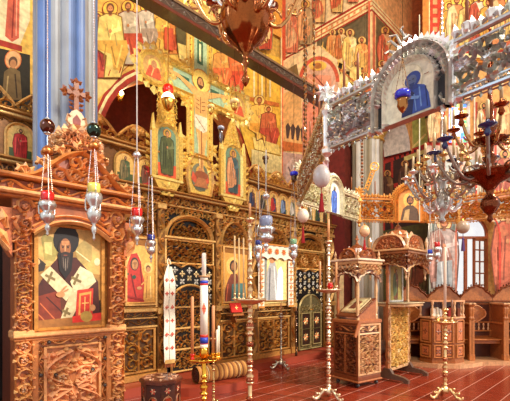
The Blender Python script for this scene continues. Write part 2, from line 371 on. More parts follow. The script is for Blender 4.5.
# top strip above the tie beam
P.poly([(180, -60), (280, -60), (279, 40), (232, 14), (180, -20)], C(238, 170, 70))
for q in range(6): saint(P, 196+q*13, -22+q*5, 50, (C(230, 130, 70), C(240, 200, 120), C(200, 80, 50))[q % 3], (C(240, 180, 90), C(210, 100, 50), C(244, 214, 140))[q % 3], C(244, 200, 90), C(206, 130, 70), C(120, 66, 30), False, rnd)
struct(P.build('wall_east', 'fresco'))

# ---- sanctuary behind the arch: dark red painted apse
m = MB(); pts = [(2.4, YE+.5), (2.4, 8.6), (3.2, 9.6), (5.0, 10.0), (6.8, 9.6), (7.6, 8.6), (7.6, YE+.5)]
for (a, b) in zip(pts[:-1], pts[1:]):
    for z0, z1, c in ((0, 3.2, C(70, 30, 20)), (3.2, 4.6, C(150, 44, 26)), (4.6, 4.75, C(220, 170, 90)), (4.75, 7.5, C(110, 34, 22))):
        m.add([(*a, z0), (*b, z0), (*b, z1), (*a, z1)], [(0, 1, 2, 3)], c)
m.add([(x, y, 7.5) for x, y in pts], [tuple(range(len(pts)))], C(120, 60, 30))
struct(m.build('wall_sanctuary', 'fresco'))

# ---- south return wall (its face looks left towards the nave) and pier over the right column
P = Paint(lambda u, v: onX(u, v, XS), (-1, 0, 0))
def sidewall(mb, x, y0, y1, z0, z1, col): mb.add([(x, y0, z0), (x, y1, z0), (x, y1, z1), (x, y0, z1)], [(0, 1, 2, 3)], col)
sidewall(P, XS, 5.15, YE, 0, 9.8, C(248, 218, 158)); sidewall(P, XS, 4.4, 5.15, 5.5, 9.8, C(248, 218, 158))
P.add([(XS, 5.15, 0), (XS+.5, 5.15, 0), (XS+.5, 5.15, 5.5), (XS, 5.15, 5.5)], [(0, 1, 2, 3)], C(120, 44, 28))
# register border band sloping with perspective is one level band at z 8.0-8.3
D0 = C(112, 98, 66)
def bandX(z0, z1, y0, y1, c):
    P.k += 1; n = len(P.v); xx = XS-P.e*P.k
    P.v += [Vector((xx, y0, z0)), Vector((xx, y1, z0)), Vector((xx, y1, z1)), Vector((xx, y0, z1))]; P.f.append((n, n+1, n+2, n+3)); P.c.append(c)
bandX(8.05, 8.3, 4.4, YE, CRM); bandX(8.1, 8.14, 4.4, YE, C(214, 120, 70)); bandX(8.22, 8.26, 4.4, YE, C(214, 120, 70))
bandX(8.0, 8.05, 4.4, YE, RED); bandX(8.3, 8.36, 4.4, YE, RED)
for q in range(16): bandX(8.15, 8.21, 4.5+q*.16, 4.56+q*.16, C(226, 150, 90))
bandX(6.15, 8.0, 4.5, 5.95, D0)
# upper register saints
for (x, y, h, a, b) in ((292, 8, 46, C(226, 130, 90), C(240, 186, 130)), (306, 0, 46, C(190, 160, 110), C(240, 170, 110)), (320, -16, 40, C(240, 190, 120), C(220, 120, 80)), (338, -26, 40, C(230, 190, 110), C(200, 100, 60)), (354, -36, 40, C(226, 130, 90), C(244, 200, 140))):
    saint(P, x, y, h, a, b, C(240, 196, 100), C(206, 130, 80), C(110, 60, 36), False, rnd)
# entombment scene
for (x, y, h, a, b, st) in ((334, 30, 34, C(230, 170, 100), C(226, 150, 80), False), (343, 29, 36, C(238, 206, 140), C(206, 120, 60), False), (352, 30, 44, C(244, 220, 150), C(240, 200, 110), False), (364, 38, 40, C(226, 150, 80), C(240, 190, 100), False), (358, 62, 34, C(246, 220, 130), C(236, 190, 90), True), (368, 74, 30, C(240, 180, 90), C(226, 140, 70), True), (346, 70, 30, C(250, 224, 140), C(240, 200, 100), True)):
    saint(P, x, y, h, a, b, C(240, 200, 110), C(206, 130, 80), C(110, 60, 36), st, rnd)
P.line([(324, 48), (336, 60), (350, 68), (372, 88)], 1.6, C(250, 220, 130)); P.line([(322, 54), (372, 96)], 1.0, C(200, 100, 50))
for q in range(6): P.line([(326+q*4, 44+q*4.4), (325+q*4, 54+q*3.6)], .8, C(240, 190, 90))
P.line([(346, 27), (356, 21), (368, 13)], 1.4, C(230, 190, 130))
P.rect(371, 4, 373, 100, C(214, 104, 70))
# arch on the return wall: pink band, lunette, recess under it
def ring(cx, cy, a, b, wd, col, t0=0, t1=PI, n=14):
    for i in range(n):
        q0, q1 = t0+(t1-t0)*i/n, t0+(t1-t0)*(i+1)/n
        P.poly([(cx-a*math.cos(q0), cy-b*math.sin(q0)), (cx-(a+wd)*math.cos(q0), cy-(b+wd)*math.sin(q0)), (cx-(a+wd)*math.cos(q1), cy-(b+wd)*math.sin(q1)), (cx-a*math.cos(q1), cy-b*math.sin(q1))], col)
P.poly([(284, 64), (300, 56), (322, 48), (340, 62), (344, 90), (344, 240), (284, 240)], C(248, 216, 160))
P.ell(322, 82, 20, 24, C(240, 190, 156)); ring(322, 84, 17, 22, 3.5, C(214, 96, 64)); ring(322, 84, 21, 26, 1.2, CRM)
P.ell(321, 68, 9, 5, C(246, 200, 90)); P.ell(321, 68, 4, 3.2, C(190, 120, 60)); P.poly([(308, 76), (334, 78), (336, 100), (308, 96)], C(236, 160, 124))
P.line([(311, 80), (328, 92)], 1.5, C(250, 196, 150)); P.line([(318, 78), (334, 96)], 1.2, C(160, 60, 40))
P.poly([(286, 96), (304, 88), (306, 150), (286, 152)], C(240, 190, 120)); P.poly([(290, 72), (300, 66), (304, 86), (288, 92)], C(130, 104, 60))
for q in range(4): P.poly([(289+q*5, 128+q), (291.5+q*5, 124+q), (294+q*5, 129+q), (292+q*5, 140+q), (290+q*5, 140+q)], C(84, 66, 60))
P.poly([(284, 142), (308, 146), (312, 154), (284, 152)], C(210, 120, 60)); P.poly([(284, 153), (306, 156), (306, 240), (284, 240)], C(206, 170, 160))
P.poly([(290, 166), (297, 158), (303, 166), (304, 196), (288, 196)], C(226, 200, 196)); P.line([(292, 168), (301, 194)], 1.3, C(120, 100, 110)); P.line([(300, 164), (292, 190)], 1.3, C(240, 130, 110))
P.poly([(306, 104), (330, 104), (334, 240), (306, 240)], C(236, 150, 120)); P.poly([(318, 150), (340, 146), (343, 186), (322, 190)], C(226, 190, 210)); P.poly([(332, 142), (348, 150), (348, 260), (332, 260)], C(110, 30, 22))
struct(P.build('wall_south', 'fresco'))
# pier front and arch to the far right wall
P = Paint(lambda u, v: onY(u, v, 4.4), (0, -1, 0))
wall_holes(P, XS, XR+2.2, 5.3, 9.8, 9.62, 1.5, 5.3, 6.05, 4.4, 5.15, C(240, 186, 120), C(222, 206, 190))
n = len(P.v)
P.rect(373, 4, 375, 100, C(214, 104, 70))
def bandY(z0, z1, c):
    P.k += 1; n = len(P.v); y = 4.4-P.e*P.k
    P.v += [Vector((XS, y, z0)), Vector((XR+1.5, y, z0)), Vector((XR+1.5, y, z1)), Vector((XS, y, z1))]; P.f.append((n, n+1, n+2, n+3)); P.c.append(c)
bandY(8.05, 8.3, CRM); bandY(8.0, 8.05, RED); bandY(8.12, 8.16, C(214, 120, 70)); bandY(8.22, 8.25, C(214, 120, 70))
P.poly([(376, 16), (390, 30), (402, 42), (402, 110), (376, 110)], C(120, 100, 60))
for (x, y, h, a, b) in ((385, 26, 44, C(236, 180, 120), C(226, 110, 70)), (396, 36, 44, C(230, 150, 90), C(240, 200, 130)), (381, 60, 40, C(240, 200, 130), C(210, 110, 60))): saint(P, x, y, h, a, b, C(244, 190, 90), C(206, 130, 80), C(110, 60, 36), False, rnd)
struct(P.build('wall_pier', 'fresco'))
# soffit of the small arch stays visible from below; far right wall with red framed panels
P = Paint(lambda u, v: onX(u, v, XR), (-1, 0, 0))
sidewall(P, XR, 3.9, 8.5, 0, 9.8, C(170, 96, 50))
P.poly([(372, 140), (440, 110), (440, 300), (372, 300)], C(60, 30, 20))
P.poly([(404, 128), (432, 116), (432, 150), (404, 162)], C(206, 186, 110)); P.poly([(412, 120), (424, 112), (428, 140), (414, 150)], C(170, 180, 90)); P.line([(410, 150), (426, 134)], 2, C(232, 214, 130))
for (x, wd) in ((384, 2.2), (392, 2.4), (429, 2.4), (436, 2.4)): P.rect(x-wd/2, 112, x+wd/2, 300, C(176, 44, 30))
P.line([(380, 163), (432, 144)], 5, C(176, 44, 30)); P.line([(380, 189), (434, 176)], 4, C(176, 44, 30)); P.line([(380, 210), (434, 202)], 3, C(150, 40, 26))
for q in range(7): P.rect(394+q*5, 157-q*1.9, 396+q*5, 160-q*1.9, C(60, 20, 16))
for (x, y) in ((405, 160), (420, 156), (388, 170)): saint(P, x, y, 38, C(120, 80, 40), C(90, 50, 30), C(206, 140, 70), C(150, 90, 50), DK, False, rnd)
P.poly([(378, 232), (440, 220), (440, 300), (378, 300)], C(84, 76, 30)); saint(P, 418, 236, 60, C(110, 90, 40), C(140, 70, 36), C(180, 130, 60), C(150, 90, 50), DK, False, rnd)
struct(P.build('wall_right', 'fresco'))

# ---- apse wall facing the camera, with two windows
AW = Matrix.Translation(LD(0, DA)) @ Matrix.Rotation(VIEW, 4, 'Z')      # x = lateral, y = away, z up
def aw(px, py, D=DA): return ((px-255)/F*D, CAMZ+(290-py)/F*D)
P = Paint(lambda u, v: onD(u, v, DA), (-1, -1, 0))
P.T = AW
xl, xr = 3.95, 9.6
L1, L2, zb, zt = aw(456.5, 0)[0], aw(497, 0)[0], 1.30, aw(0, 212)[1]      # big window
S1, S2, sb, st = aw(449, 0)[0], aw(470, 0)[0], aw(0, 143)[1], aw(0, 101)[1]  # stained light
A1 = arch_pts((L1+L2)/2, L2-L1, zb, zt, 14)
def aface(out, c): P.add([(x, 0, z) for x, z in out], [tuple(range(len(out)))], c)
PL = C(206, 196, 176)
aface([(xl, 0), (xl, zb), (xr, zb), (xr, 0)], C(190, 130, 80)); aface([(xl, zb), (xl, 3.7), (xr, 3.7), (xr, zb)]+A1[::-1], PL)
PL2 = C(236, 178, 104)
aface([(xl, 3.7), (xl, sb), (xr, sb), (xr, 3.7)], PL2); aface([(xl, sb), (xl, st), (S1, st), (S1, sb)], PL2); aface([(S2, sb), (S2, st), (xr, st), (xr, sb)], PL2)
aface([(xl, st), (xl, 9.8), (xr, 9.8), (xr, st)], PL2)
RV = .38
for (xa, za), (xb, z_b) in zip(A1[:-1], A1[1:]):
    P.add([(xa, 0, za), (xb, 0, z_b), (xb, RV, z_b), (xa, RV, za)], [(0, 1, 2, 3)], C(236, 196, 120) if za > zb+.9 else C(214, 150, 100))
P.add([(L1, 0, zb), (L2, 0, zb), (L2, RV, zb), (L1, RV, zb)], [(0, 1, 2, 3)], C(200, 190, 170))
for (xa, za, xb, z_b) in ((S1, sb, S1, st), (S1, st, S2, st), (S2, st, S2, sb), (S2, sb, S1, sb)):
    P.add([(xa, 0, za), (xb, 0, z_b), (xb, .25, z_b), (xa, .25, za)], [(0, 1, 2, 3)], C(220, 210, 190))
P.T = Matrix.Identity(4)
# painted decoration
P.poly([(429, 214), (457, 214), (457, 300), (429, 300)], C(176, 172, 150)); P.poly([(430, 216), (455, 216), (455, 250), (430, 252)], C(120, 130, 120))
saint(P, 444, 216, 74, C(196, 176, 166), C(176, 128, 112), C(240, 196, 130), C(226, 150, 110), C(150, 100, 70), False, rnd, wk=1.25)
P.poly([(437, 262), (452, 260), (452, 292), (436, 290)], C(170, 176, 176)); P.line([(441, 262), (443, 290)], 1.4, C(220, 224, 220)); P.line([(447, 262), (448, 288)], 1.2, C(120, 128, 132))
P.poly([(496, 208), (530, 208), (530, 300), (496, 300)], C(150, 160, 140)); P.poly([(496, 262), (530, 262), (530, 300), (496, 300)], C(206, 196, 166)); P.ell(500, 272, 7, 12, C(70, 110, 60))
P.ell(494, 214, 10, 8, C(236, 206, 160)); saint(P, 507, 206, 88, C(190, 96, 66), C(206, 112, 80), C(240, 200, 130), C(220, 150, 100), C(150, 90, 60), False, rnd, beard=False, wk=1.0); P.poly([(496, 230), (504, 226), (508, 234), (498, 240)], C(206, 120, 80))
def ap_arc(cx, cy, a, b, wd, c):
    ring_ = 18
    for i in range(ring_):
        q0, q1 = PI*i/ring_, PI*(i+1)/ring_
        P.poly([(cx-a*math.cos(q0), cy-b*math.sin(q0)), (cx-(a+wd)*math.cos(q0), cy-(b+wd)*math.sin(q0)), (cx-(a+wd)*math.cos(q1), cy-(b+wd)*math.sin(q1)), (cx-a*math.cos(q1), cy-b*math.sin(q1))], c)
ap_arc(477, 232, 20.5, 20.5, 1.6, C(206, 70, 50)); P.rect(498, 232, 500, 300, C(206, 70, 50)); P.rect(454.5, 232, 456, 300, C(206, 120, 90))
# middle register: white band with roundel saints and a blue grey ground
P.rect(426, 146, 540, 160, C(236, 206, 180)); P.rect(426, 160, 540, 206, C(190, 196, 186)); P.rect(426, 143, 540, 146, C(196, 60, 44)); P.rect(426, 204, 540, 208, C(176, 90, 50))
for q, (x, y, h) in enumerate(((436, 158, 46), (463, 152, 50), (482, 156, 48), (503, 150, 52), (524, 154, 50))):
    saint(P, x, y, h, (C(226, 150, 110), C(236, 210, 190), C(120, 130, 120))[q % 3], (C(190, 100, 80), C(230, 170, 140), C(206, 190, 160))[q % 3], C(238, 186, 110), C(214, 140, 100), DK, False, rnd)
for x in (430, 441, 473, 492): P.rect(x, 104, x+2.2, 206, C(206, 84, 60))
for q, (x, y) in enumerate(((433, 104), (481, 104), (500, 100), (520, 96))): saint(P, x, y, 40, (C(236, 170, 110), C(200, 100, 60))[q % 2], C(240, 206, 150), C(244, 200, 110), C(214, 140, 90), DK, False, rnd)
P.rect(470.5, 100, 472, 143, C(246, 226, 190)); P.rect(446, 98, 473, 100.6, C(246, 226, 190)); P.rect(446.4, 100, 448.6, 143, C(246, 226, 190))
# top register: red arch band, groups of apostles
P.rect(420, -60, 540, 66, C(226, 140, 60)); P.rect(427, -60, 438, 96, C(214, 70, 44)); 
for q in range(16): P.rect(430, -50+q*9, 434.5, -45+q*9, C(244, 170, 110))
P.rect(426, -60, 427.2, 96, CRM); P.rect(438, -60, 439.2, 96, CRM)
P.rect(441, -40, 540, 64, C(240, 186, 80)); P.rect(452, 18, 500, 48, C(150, 140, 80))
for q, (x, y, h) in enumerate(((446, 6, 52), (453, 0, 56), (463, 4, 52), (474, -2, 54), (483, 4, 50), (494, -4, 56), (504, 2, 52), (515, -3, 56), (526, 2, 54))):
    saint(P, x, y, h, (C(246, 206, 120), C(236, 150, 90), C(214, 110, 70), C(240, 226, 190))[q % 4], (C(240, 170, 70), C(250, 214, 150), C(236, 196, 110), C(200, 90, 60))[q % 4], C(250, 214, 90), C(226, 150, 90), C(130, 70, 36), False, rnd)
P.rect(439, 56, 540, 60, C(176, 60, 40)); P.rect(439, 60, 540, 64, CRM)
struct(P.build('wall_apse', 'fresco'))
# far corner strip between right wall and apse wall
m = MB(); a, b_ = LD(3.95, DA), Vector((XR, 3.9, 0))
m.add([(a.x, a.y, 0), (XR, 3.9, 0), (XR, 3.9, 9.8), (a.x, a.y, 9.8)], [(0, 1, 2, 3)], C(206, 130, 80))
struct(m.build('wall_corner', 'fresco'))

# ---- big window: frame, glass, casement standing open
m = MB(AW); wm = C(176, 96, 60); fy = RV-.06; c0 = (L1+L2)/2
ap_o = arch_pts(c0, L2-L1, zb, zt, 14); r2 = (L2-L1)/2-.05
ap_i = [(c0-r2, zb+.05)]+[(c0-r2*math.cos(PI*k/14), zt-(L2-L1)/2+r2*math.sin(PI*k/14)) for k in range(15)]+[(c0+r2, zb+.05)]
for y in (fy, fy+.06):
    for k in range(len(ap_o)-1): m.add([(ap_o[k][0], y, ap_o[k][1]), (ap_o[k+1][0], y, ap_o[k+1][1]), (ap_i[k+1][0], y, ap_i[k+1][1]), (ap_i[k][0], y, ap_i[k][1])], [(0, 1, 2, 3)], wm)
for k in range(len(ap_i)-1): m.add([(ap_i[k][0], fy, ap_i[k][1]), (ap_i[k+1][0], fy, ap_i[k+1][1]), (ap_i[k+1][0], fy+.06, ap_i[k+1][1]), (ap_i[k][0], fy+.06, ap_i[k][1])], [(0, 1, 2, 3)], wm)
m.box(L1, L2, fy, fy+.06, zb, zb+.05, wm); zs = aw(0, 237)[1]; m.box(L1, L2, fy-.01, fy+.06, zs, zs+.06, wm); m.box(c0-.09, c0-.03, fy, fy+.06, zb, zs, wm)
wf = m.build('window_1', 'wood'); struct(wf)
m = MB(AW); m.box(L1+.05, c0-.09, fy+.03, fy+.035, zb+.05, zs, C(250, 250, 255)); m.box(c0-r2*.9, c0+r2*.9, fy+.03, fy+.035, zs+.06, zt-.12, C(250, 250, 255))
g = m.build('window_pane', 'glass', wf); 
gm = MATS['glass'].copy(); gm.name = 'clear_pane'; gm.node_tree.nodes['Principled BSDF'].inputs['Transmission Weight'].default_value = 1; g.data.materials[0] = gm; MATS['pane'] = gm
gm.node_tree.nodes['Principled BSDF'].inputs['IOR'].default_value = 1.05
# open leaf hinged at the right jamb, swung towards the room
hinge = AW @ Vector((L2-.06, fy-.02, 0)); TL = Matrix.Translation(hinge) @ Matrix.Rotation(VIEW+math.radians(180+20), 4, 'Z')
m = MB(TL); lw = .40
for (x0, x1, z0, z1) in ((0, .05, zb+.05, zs), (lw-.05, lw, zb+.05, zs), (0, lw, zb+.05, zb+.11), (0, lw, zs-.06, zs)): m.box(x0, x1, -.02, .02, z0, z1, C(150, 84, 50))
for k in range(1, 5):
    z = zb+.05+(zs-zb-.05)*k/5; m.box(.05, lw-.05, -.012, .012, z-.015, z+.015, C(150, 84, 50))
m.box(lw/2-.012, lw/2+.012, -.012, .012, zb+.1, zs-.05, C(150, 84, 50))
lf = m.build('window_leaf', 'wood', wf)
m = MB(TL); m.box(.05, lw-.05, -.003, .003, zb+.1, zs-.05, C(250, 246, 240)); m.build('window_pane', 'pane', lf)
# stained glass light
m = MB(AW); m.box(S1, S2, .16, .2, sb, st, C(150, 190, 250))
cx, cz = (S1+S2)/2, (sb+st)/2
bl = [(C(232, 240, 255)), C(90, 140, 240), C(240, 130, 50), C(90, 170, 110), C(250, 220, 120)]
rr = random.Random(5); nx, nz = 7, 13
for i in range(nx):
    for j in range(nz):
        x0 = S1+(S2-S1)*i/nx; z0 = sb+(st-sb)*j/nz; d = math.hypot((i-3)/3.0, (j-7)/5.5)
        c = bl[0] if d < .75 else rr.choice(bl[1:] if (i in (0, nx-1) or j < 2 or j > 10) else bl[:2])
        if 2 <= i <= 4 and 1 <= j <= 2: c = bl[2]
        m.box(x0+.005, x0+(S2-S1)/nx-.005, .145, .16, z0+.005, z0+(st-sb)/nz-.005, c)
struct(m.build('window_2', 'stained'))

# ---- tie beam between the two columns
m = MB(); bz = 5.40
m.box(.2, 8.6, 4.64, 4.86, bz, bz+.2, C(70, 52, 40), .012); 
m.box(.2, 8.6, 4.615, 4.64, bz-.01, bz+.035, C(92, 38, 22)); m.box(.2, 8.6, 4.62, 4.64, bz+.17, bz+.21, C(120, 90, 60))
vine(m, .3, 8.5, bz+.04, bz+.165, 4.638, .012, C(120, 100, 80), 3)
struct(m.build('trim_1', 'wood'))

# ---- the two fluted columns
def column(x, y, r, ztop, ca, cb, label):
    t = thing('column', label, 'column', (x, y, 0))
    m = MB(Matrix.Translation((x, y, 0)))
    n = 96; vs = []; zz = [.3, ztop]
    for z in zz:
        for i in range(n):
            a = 2*PI*i/n; f = abs(math.sin(a*6)); rr = r*(.90+.12*f**.6); vs.append((rr*math.cos(a), rr*math.sin(a), z))
    k0 = len(m.v); m.v += [m.T @ Vector(v) for v in vs]
    for i in range(n):
        a = 2*PI*(i+.5)/n
        m.f.append((k0+i, k0+(i+1) % n, k0+n+(i+1) % n, k0+n+i)); m.c.append(ca if int((a+.26)/(PI/6)) % 2 else cb)
    m.build('shaft', 'stone', t)
    m = MB(Matrix.Translation((x, y, 0))); m.lathe([(r*1.3, 0), (r*1.3, .12), (r*1.15, .16), (r*1.2, .22), (r*1.05, .3)], 32, col=C(190, 180, 165)); m.build('base', 'stone', t, True)
    m = MB(Matrix.Translation((x, y, 0))); m.lathe([(r*1.02, ztop-.3), (r*1.12, ztop-.27), (r*1.02, ztop-.22), (r*1.1, ztop-.15), (r*1.35, ztop)], 32, col=C(214, 176, 90))
    m.build('capital', 'gilt', t, True); settle(t); return t
column(1.62, 4.75, .335, 5.4, C(92, 116, 160), C(146, 146, 146), 'tall blue-grey fluted column rising behind the near carved icon shrine')
column(8.68, 4.75, .37, 5.4, C(150, 138, 112), C(206, 202, 190), 'distant beige fluted column rising behind the two icon canopies')

# ================================================================== THE CARVED SCREEN (iconostasis)
G1, G2, G3 = C(180, 124, 58), C(220, 172, 100), C(64, 34, 12)
scr = thing('icon_screen', 'wide carved and gilded wooden icon screen standing on a red step behind everything', 'icon screen', (4.6, YI, .12))
# step in front of it (red clay) - setting
m = MB(); RC = C(144, 54, 30)
m.box(-1.5, XS, 5.02, YE, 0, .12, RC)
struct(m.build('trim_2', 'stone'))
m = MB(); sem = [(3.85+.98*math.cos(PI+PI*k/20), 5.02+.78*math.sin(PI+PI*k/20)) for k in range(21)]
m.flatprism(sem, 0, .118, C(150, 56, 32)); struct(m.build('trim_3', 'stone'))

Z1 = .12
def ground(mb, x0, x1, z0, z1, y=YI, c=G3, th=.06): mb.box(x0, x1, y, y+th, z0, z1, c)
def frame(mb, x0, x1, z0, z1, y, wd, dep, col):
    for (a, b, c, d) in ((x0, x0+wd, z0, z1), (x1-wd, x1, z0, z1), (x0+wd, x1-wd, z0, z0+wd), (x0+wd, x1-wd, z1-wd, z1)): mb.box(a, b, y-dep, y, c, d, col, dep*.4)
def dado(x0, x1, seed, c=G1):
    m = MB(); ground(m, x0, x1, Z1, 1.22, c=C(84, 52, 22)); w = x1-x0
    m.box(x0, x1, YI-.07, YI+.02, Z1, Z1+.10, c, .01); m.box(x0, x1, YI-.06, YI+.02, 1.16, 1.22, G2, .01)
    frame(m, x0+.02, x1-.02, Z1+.11, .92, YI, .04, .03, c)
    nn = 2 if w > .55 else 1
    for k in range(nn):
        a, b = x0+.06+(w-.12)*k/nn, x0+.06+(w-.12)*(k+1)/nn
        carve(m, a+.02, b-.02, Z1+.16, .88, YI, .18, .05, G1, G2, seed+k)
        m.y0 = YI; m.ridge([(a, .9), (a, Z1+.14)], .015, .035, G2)
    m.box(x0, x1, YI-.045, YI, .92, .95, G2, .006); vine(m, x0+.02, x1-.02, .95, 1.06, YI, .03, G1, seed+7); m.box(x0, x1, YI-.045, YI, 1.06, 1.08, G2, .004)
    vine(m, x0+.02, x1-.02, 1.08, 1.16, YI, .025, G2, seed+9)
    return m.build('dado_panel', 'gilt', scr)
def pilaster(x0, x1, seed, z1=2.86):
    m = MB(); m.box(x0, x1, YI-.05, YI+.06, Z1, z1, C(120, 78, 34), .008)
    m.box(x0-.015, x1+.015, YI-.09, YI, Z1, Z1+.14, G1, .01); m.box(x0-.01, x1+.01, YI-.085, YI, 1.12, 1.22, G2, .01); m.box(x0-.015, x1+.015, YI-.09, YI, z1-.08, z1, G2, .01)
    vine(m, x0, x1, Z1+.14, 1.12, YI-.05, .04, G1, seed, fat=1.5); vine(m, x0, x1, 1.22, z1-.08, YI-.05, .045, G2, seed+1, fat=1.5)
    # slim twisted colonnette in front
    xc = (x0+x1)/2
    return m.build('pilaster', 'gilt', scr)
def arch_top(x0, x1, z0, seed, z1=2.86, c=G1, fill=True):
    """carved arch head over an icon"""
    m = MB(); ground(m, x0, x1, z0, z1, YI, C(84, 50, 20)); w = x1-x0; xc = (x0+x1)/2
    r = w/2-.03; hh = z1-z0
    def ins(x, z): return ((x-xc)/r)**2+((z-z0)/(hh-.1))**2 < .86
    def outs(x, z): return ((x-xc)/r)**2+((z-z0)/(hh-.1))**2 > 1.1
    carve(m, x0+.03, x1-.03, z0, z1-.05, YI, .13, .05, c, G2, seed, inside=ins if fill else (lambda x, z: False))
    carve(m, x0, x1, z0, z1, YI, .14, .055, G2, c, seed+3, inside=outs)
    m.y0 = YI; pts = [(xc-r*math.cos(PI*k/16), z0+(hh-.1)*math.sin(PI*k/16)) for k in range(17)]
    m.ridge(pts, .028, .07, G2); m.ridge([(x0, z0+.0), (x1, z0+.0)], .02, .05, G2)
    return m.build('arch_panel', 'gilt', scr)
X = {k: pxY(k, YI) for k in (0, 38, 120, 156, 162, 214, 219, 248, 256, 289, 294, 324, 333)}
DOORS = []
bays = [('icon', 1.42, 2.0), ('icon', 2.12, X[120]-.12), ('icon', X[120], X[156])]
# bays: icon / door / icon / icon / door
for (a, b, s) in ((1.34, 1.42, 1), (2.0, 2.12, 2), (X[120]-.12, X[120], 3), (X[156], X[162]+.02, 5), (X[214], X[219], 7), (X[248], X[256], 9), (X[289], X[294], 11), (X[324], 8.14, 13)): pilaster(a, b, s*10)
for (a, b, s) in ((1.42, 2.0, 21), (2.12, X[120]-.12, 22), (X[120], X[156], 23), (X[219], X[248], 24), (X[256], X[289], 25)):
    dado(a, b, s*7); arch_top(a, b, 2.32, s*5)
# dark passage at the far left with its shade painted as a near-black panel
m = MB(); m.box(-1.4, 1.34, YI, YI+.06, Z1, 2.86, C(26, 16, 10)); frame(m, -.1, 1.3, Z1, 2.8, YI, .06, .04, C(90, 50, 24)); m.build('shade_panel', 'wood', scr)
# icon recess boards (behind the painted icons)
for (a, b) in ((1.42, 2.0), (2.12, X[120]-.12), (X[120], X[156]), (X[219], X[248]), (X[256], X[289])):
    m = MB(); m.box(a, b, YI, YI+.06, 1.22, 2.32, C(110, 66, 26)); frame(m, a, b, 1.22, 2.32, YI, .035, .045, G2); m.build('icon_frame', 'gilt', scr)

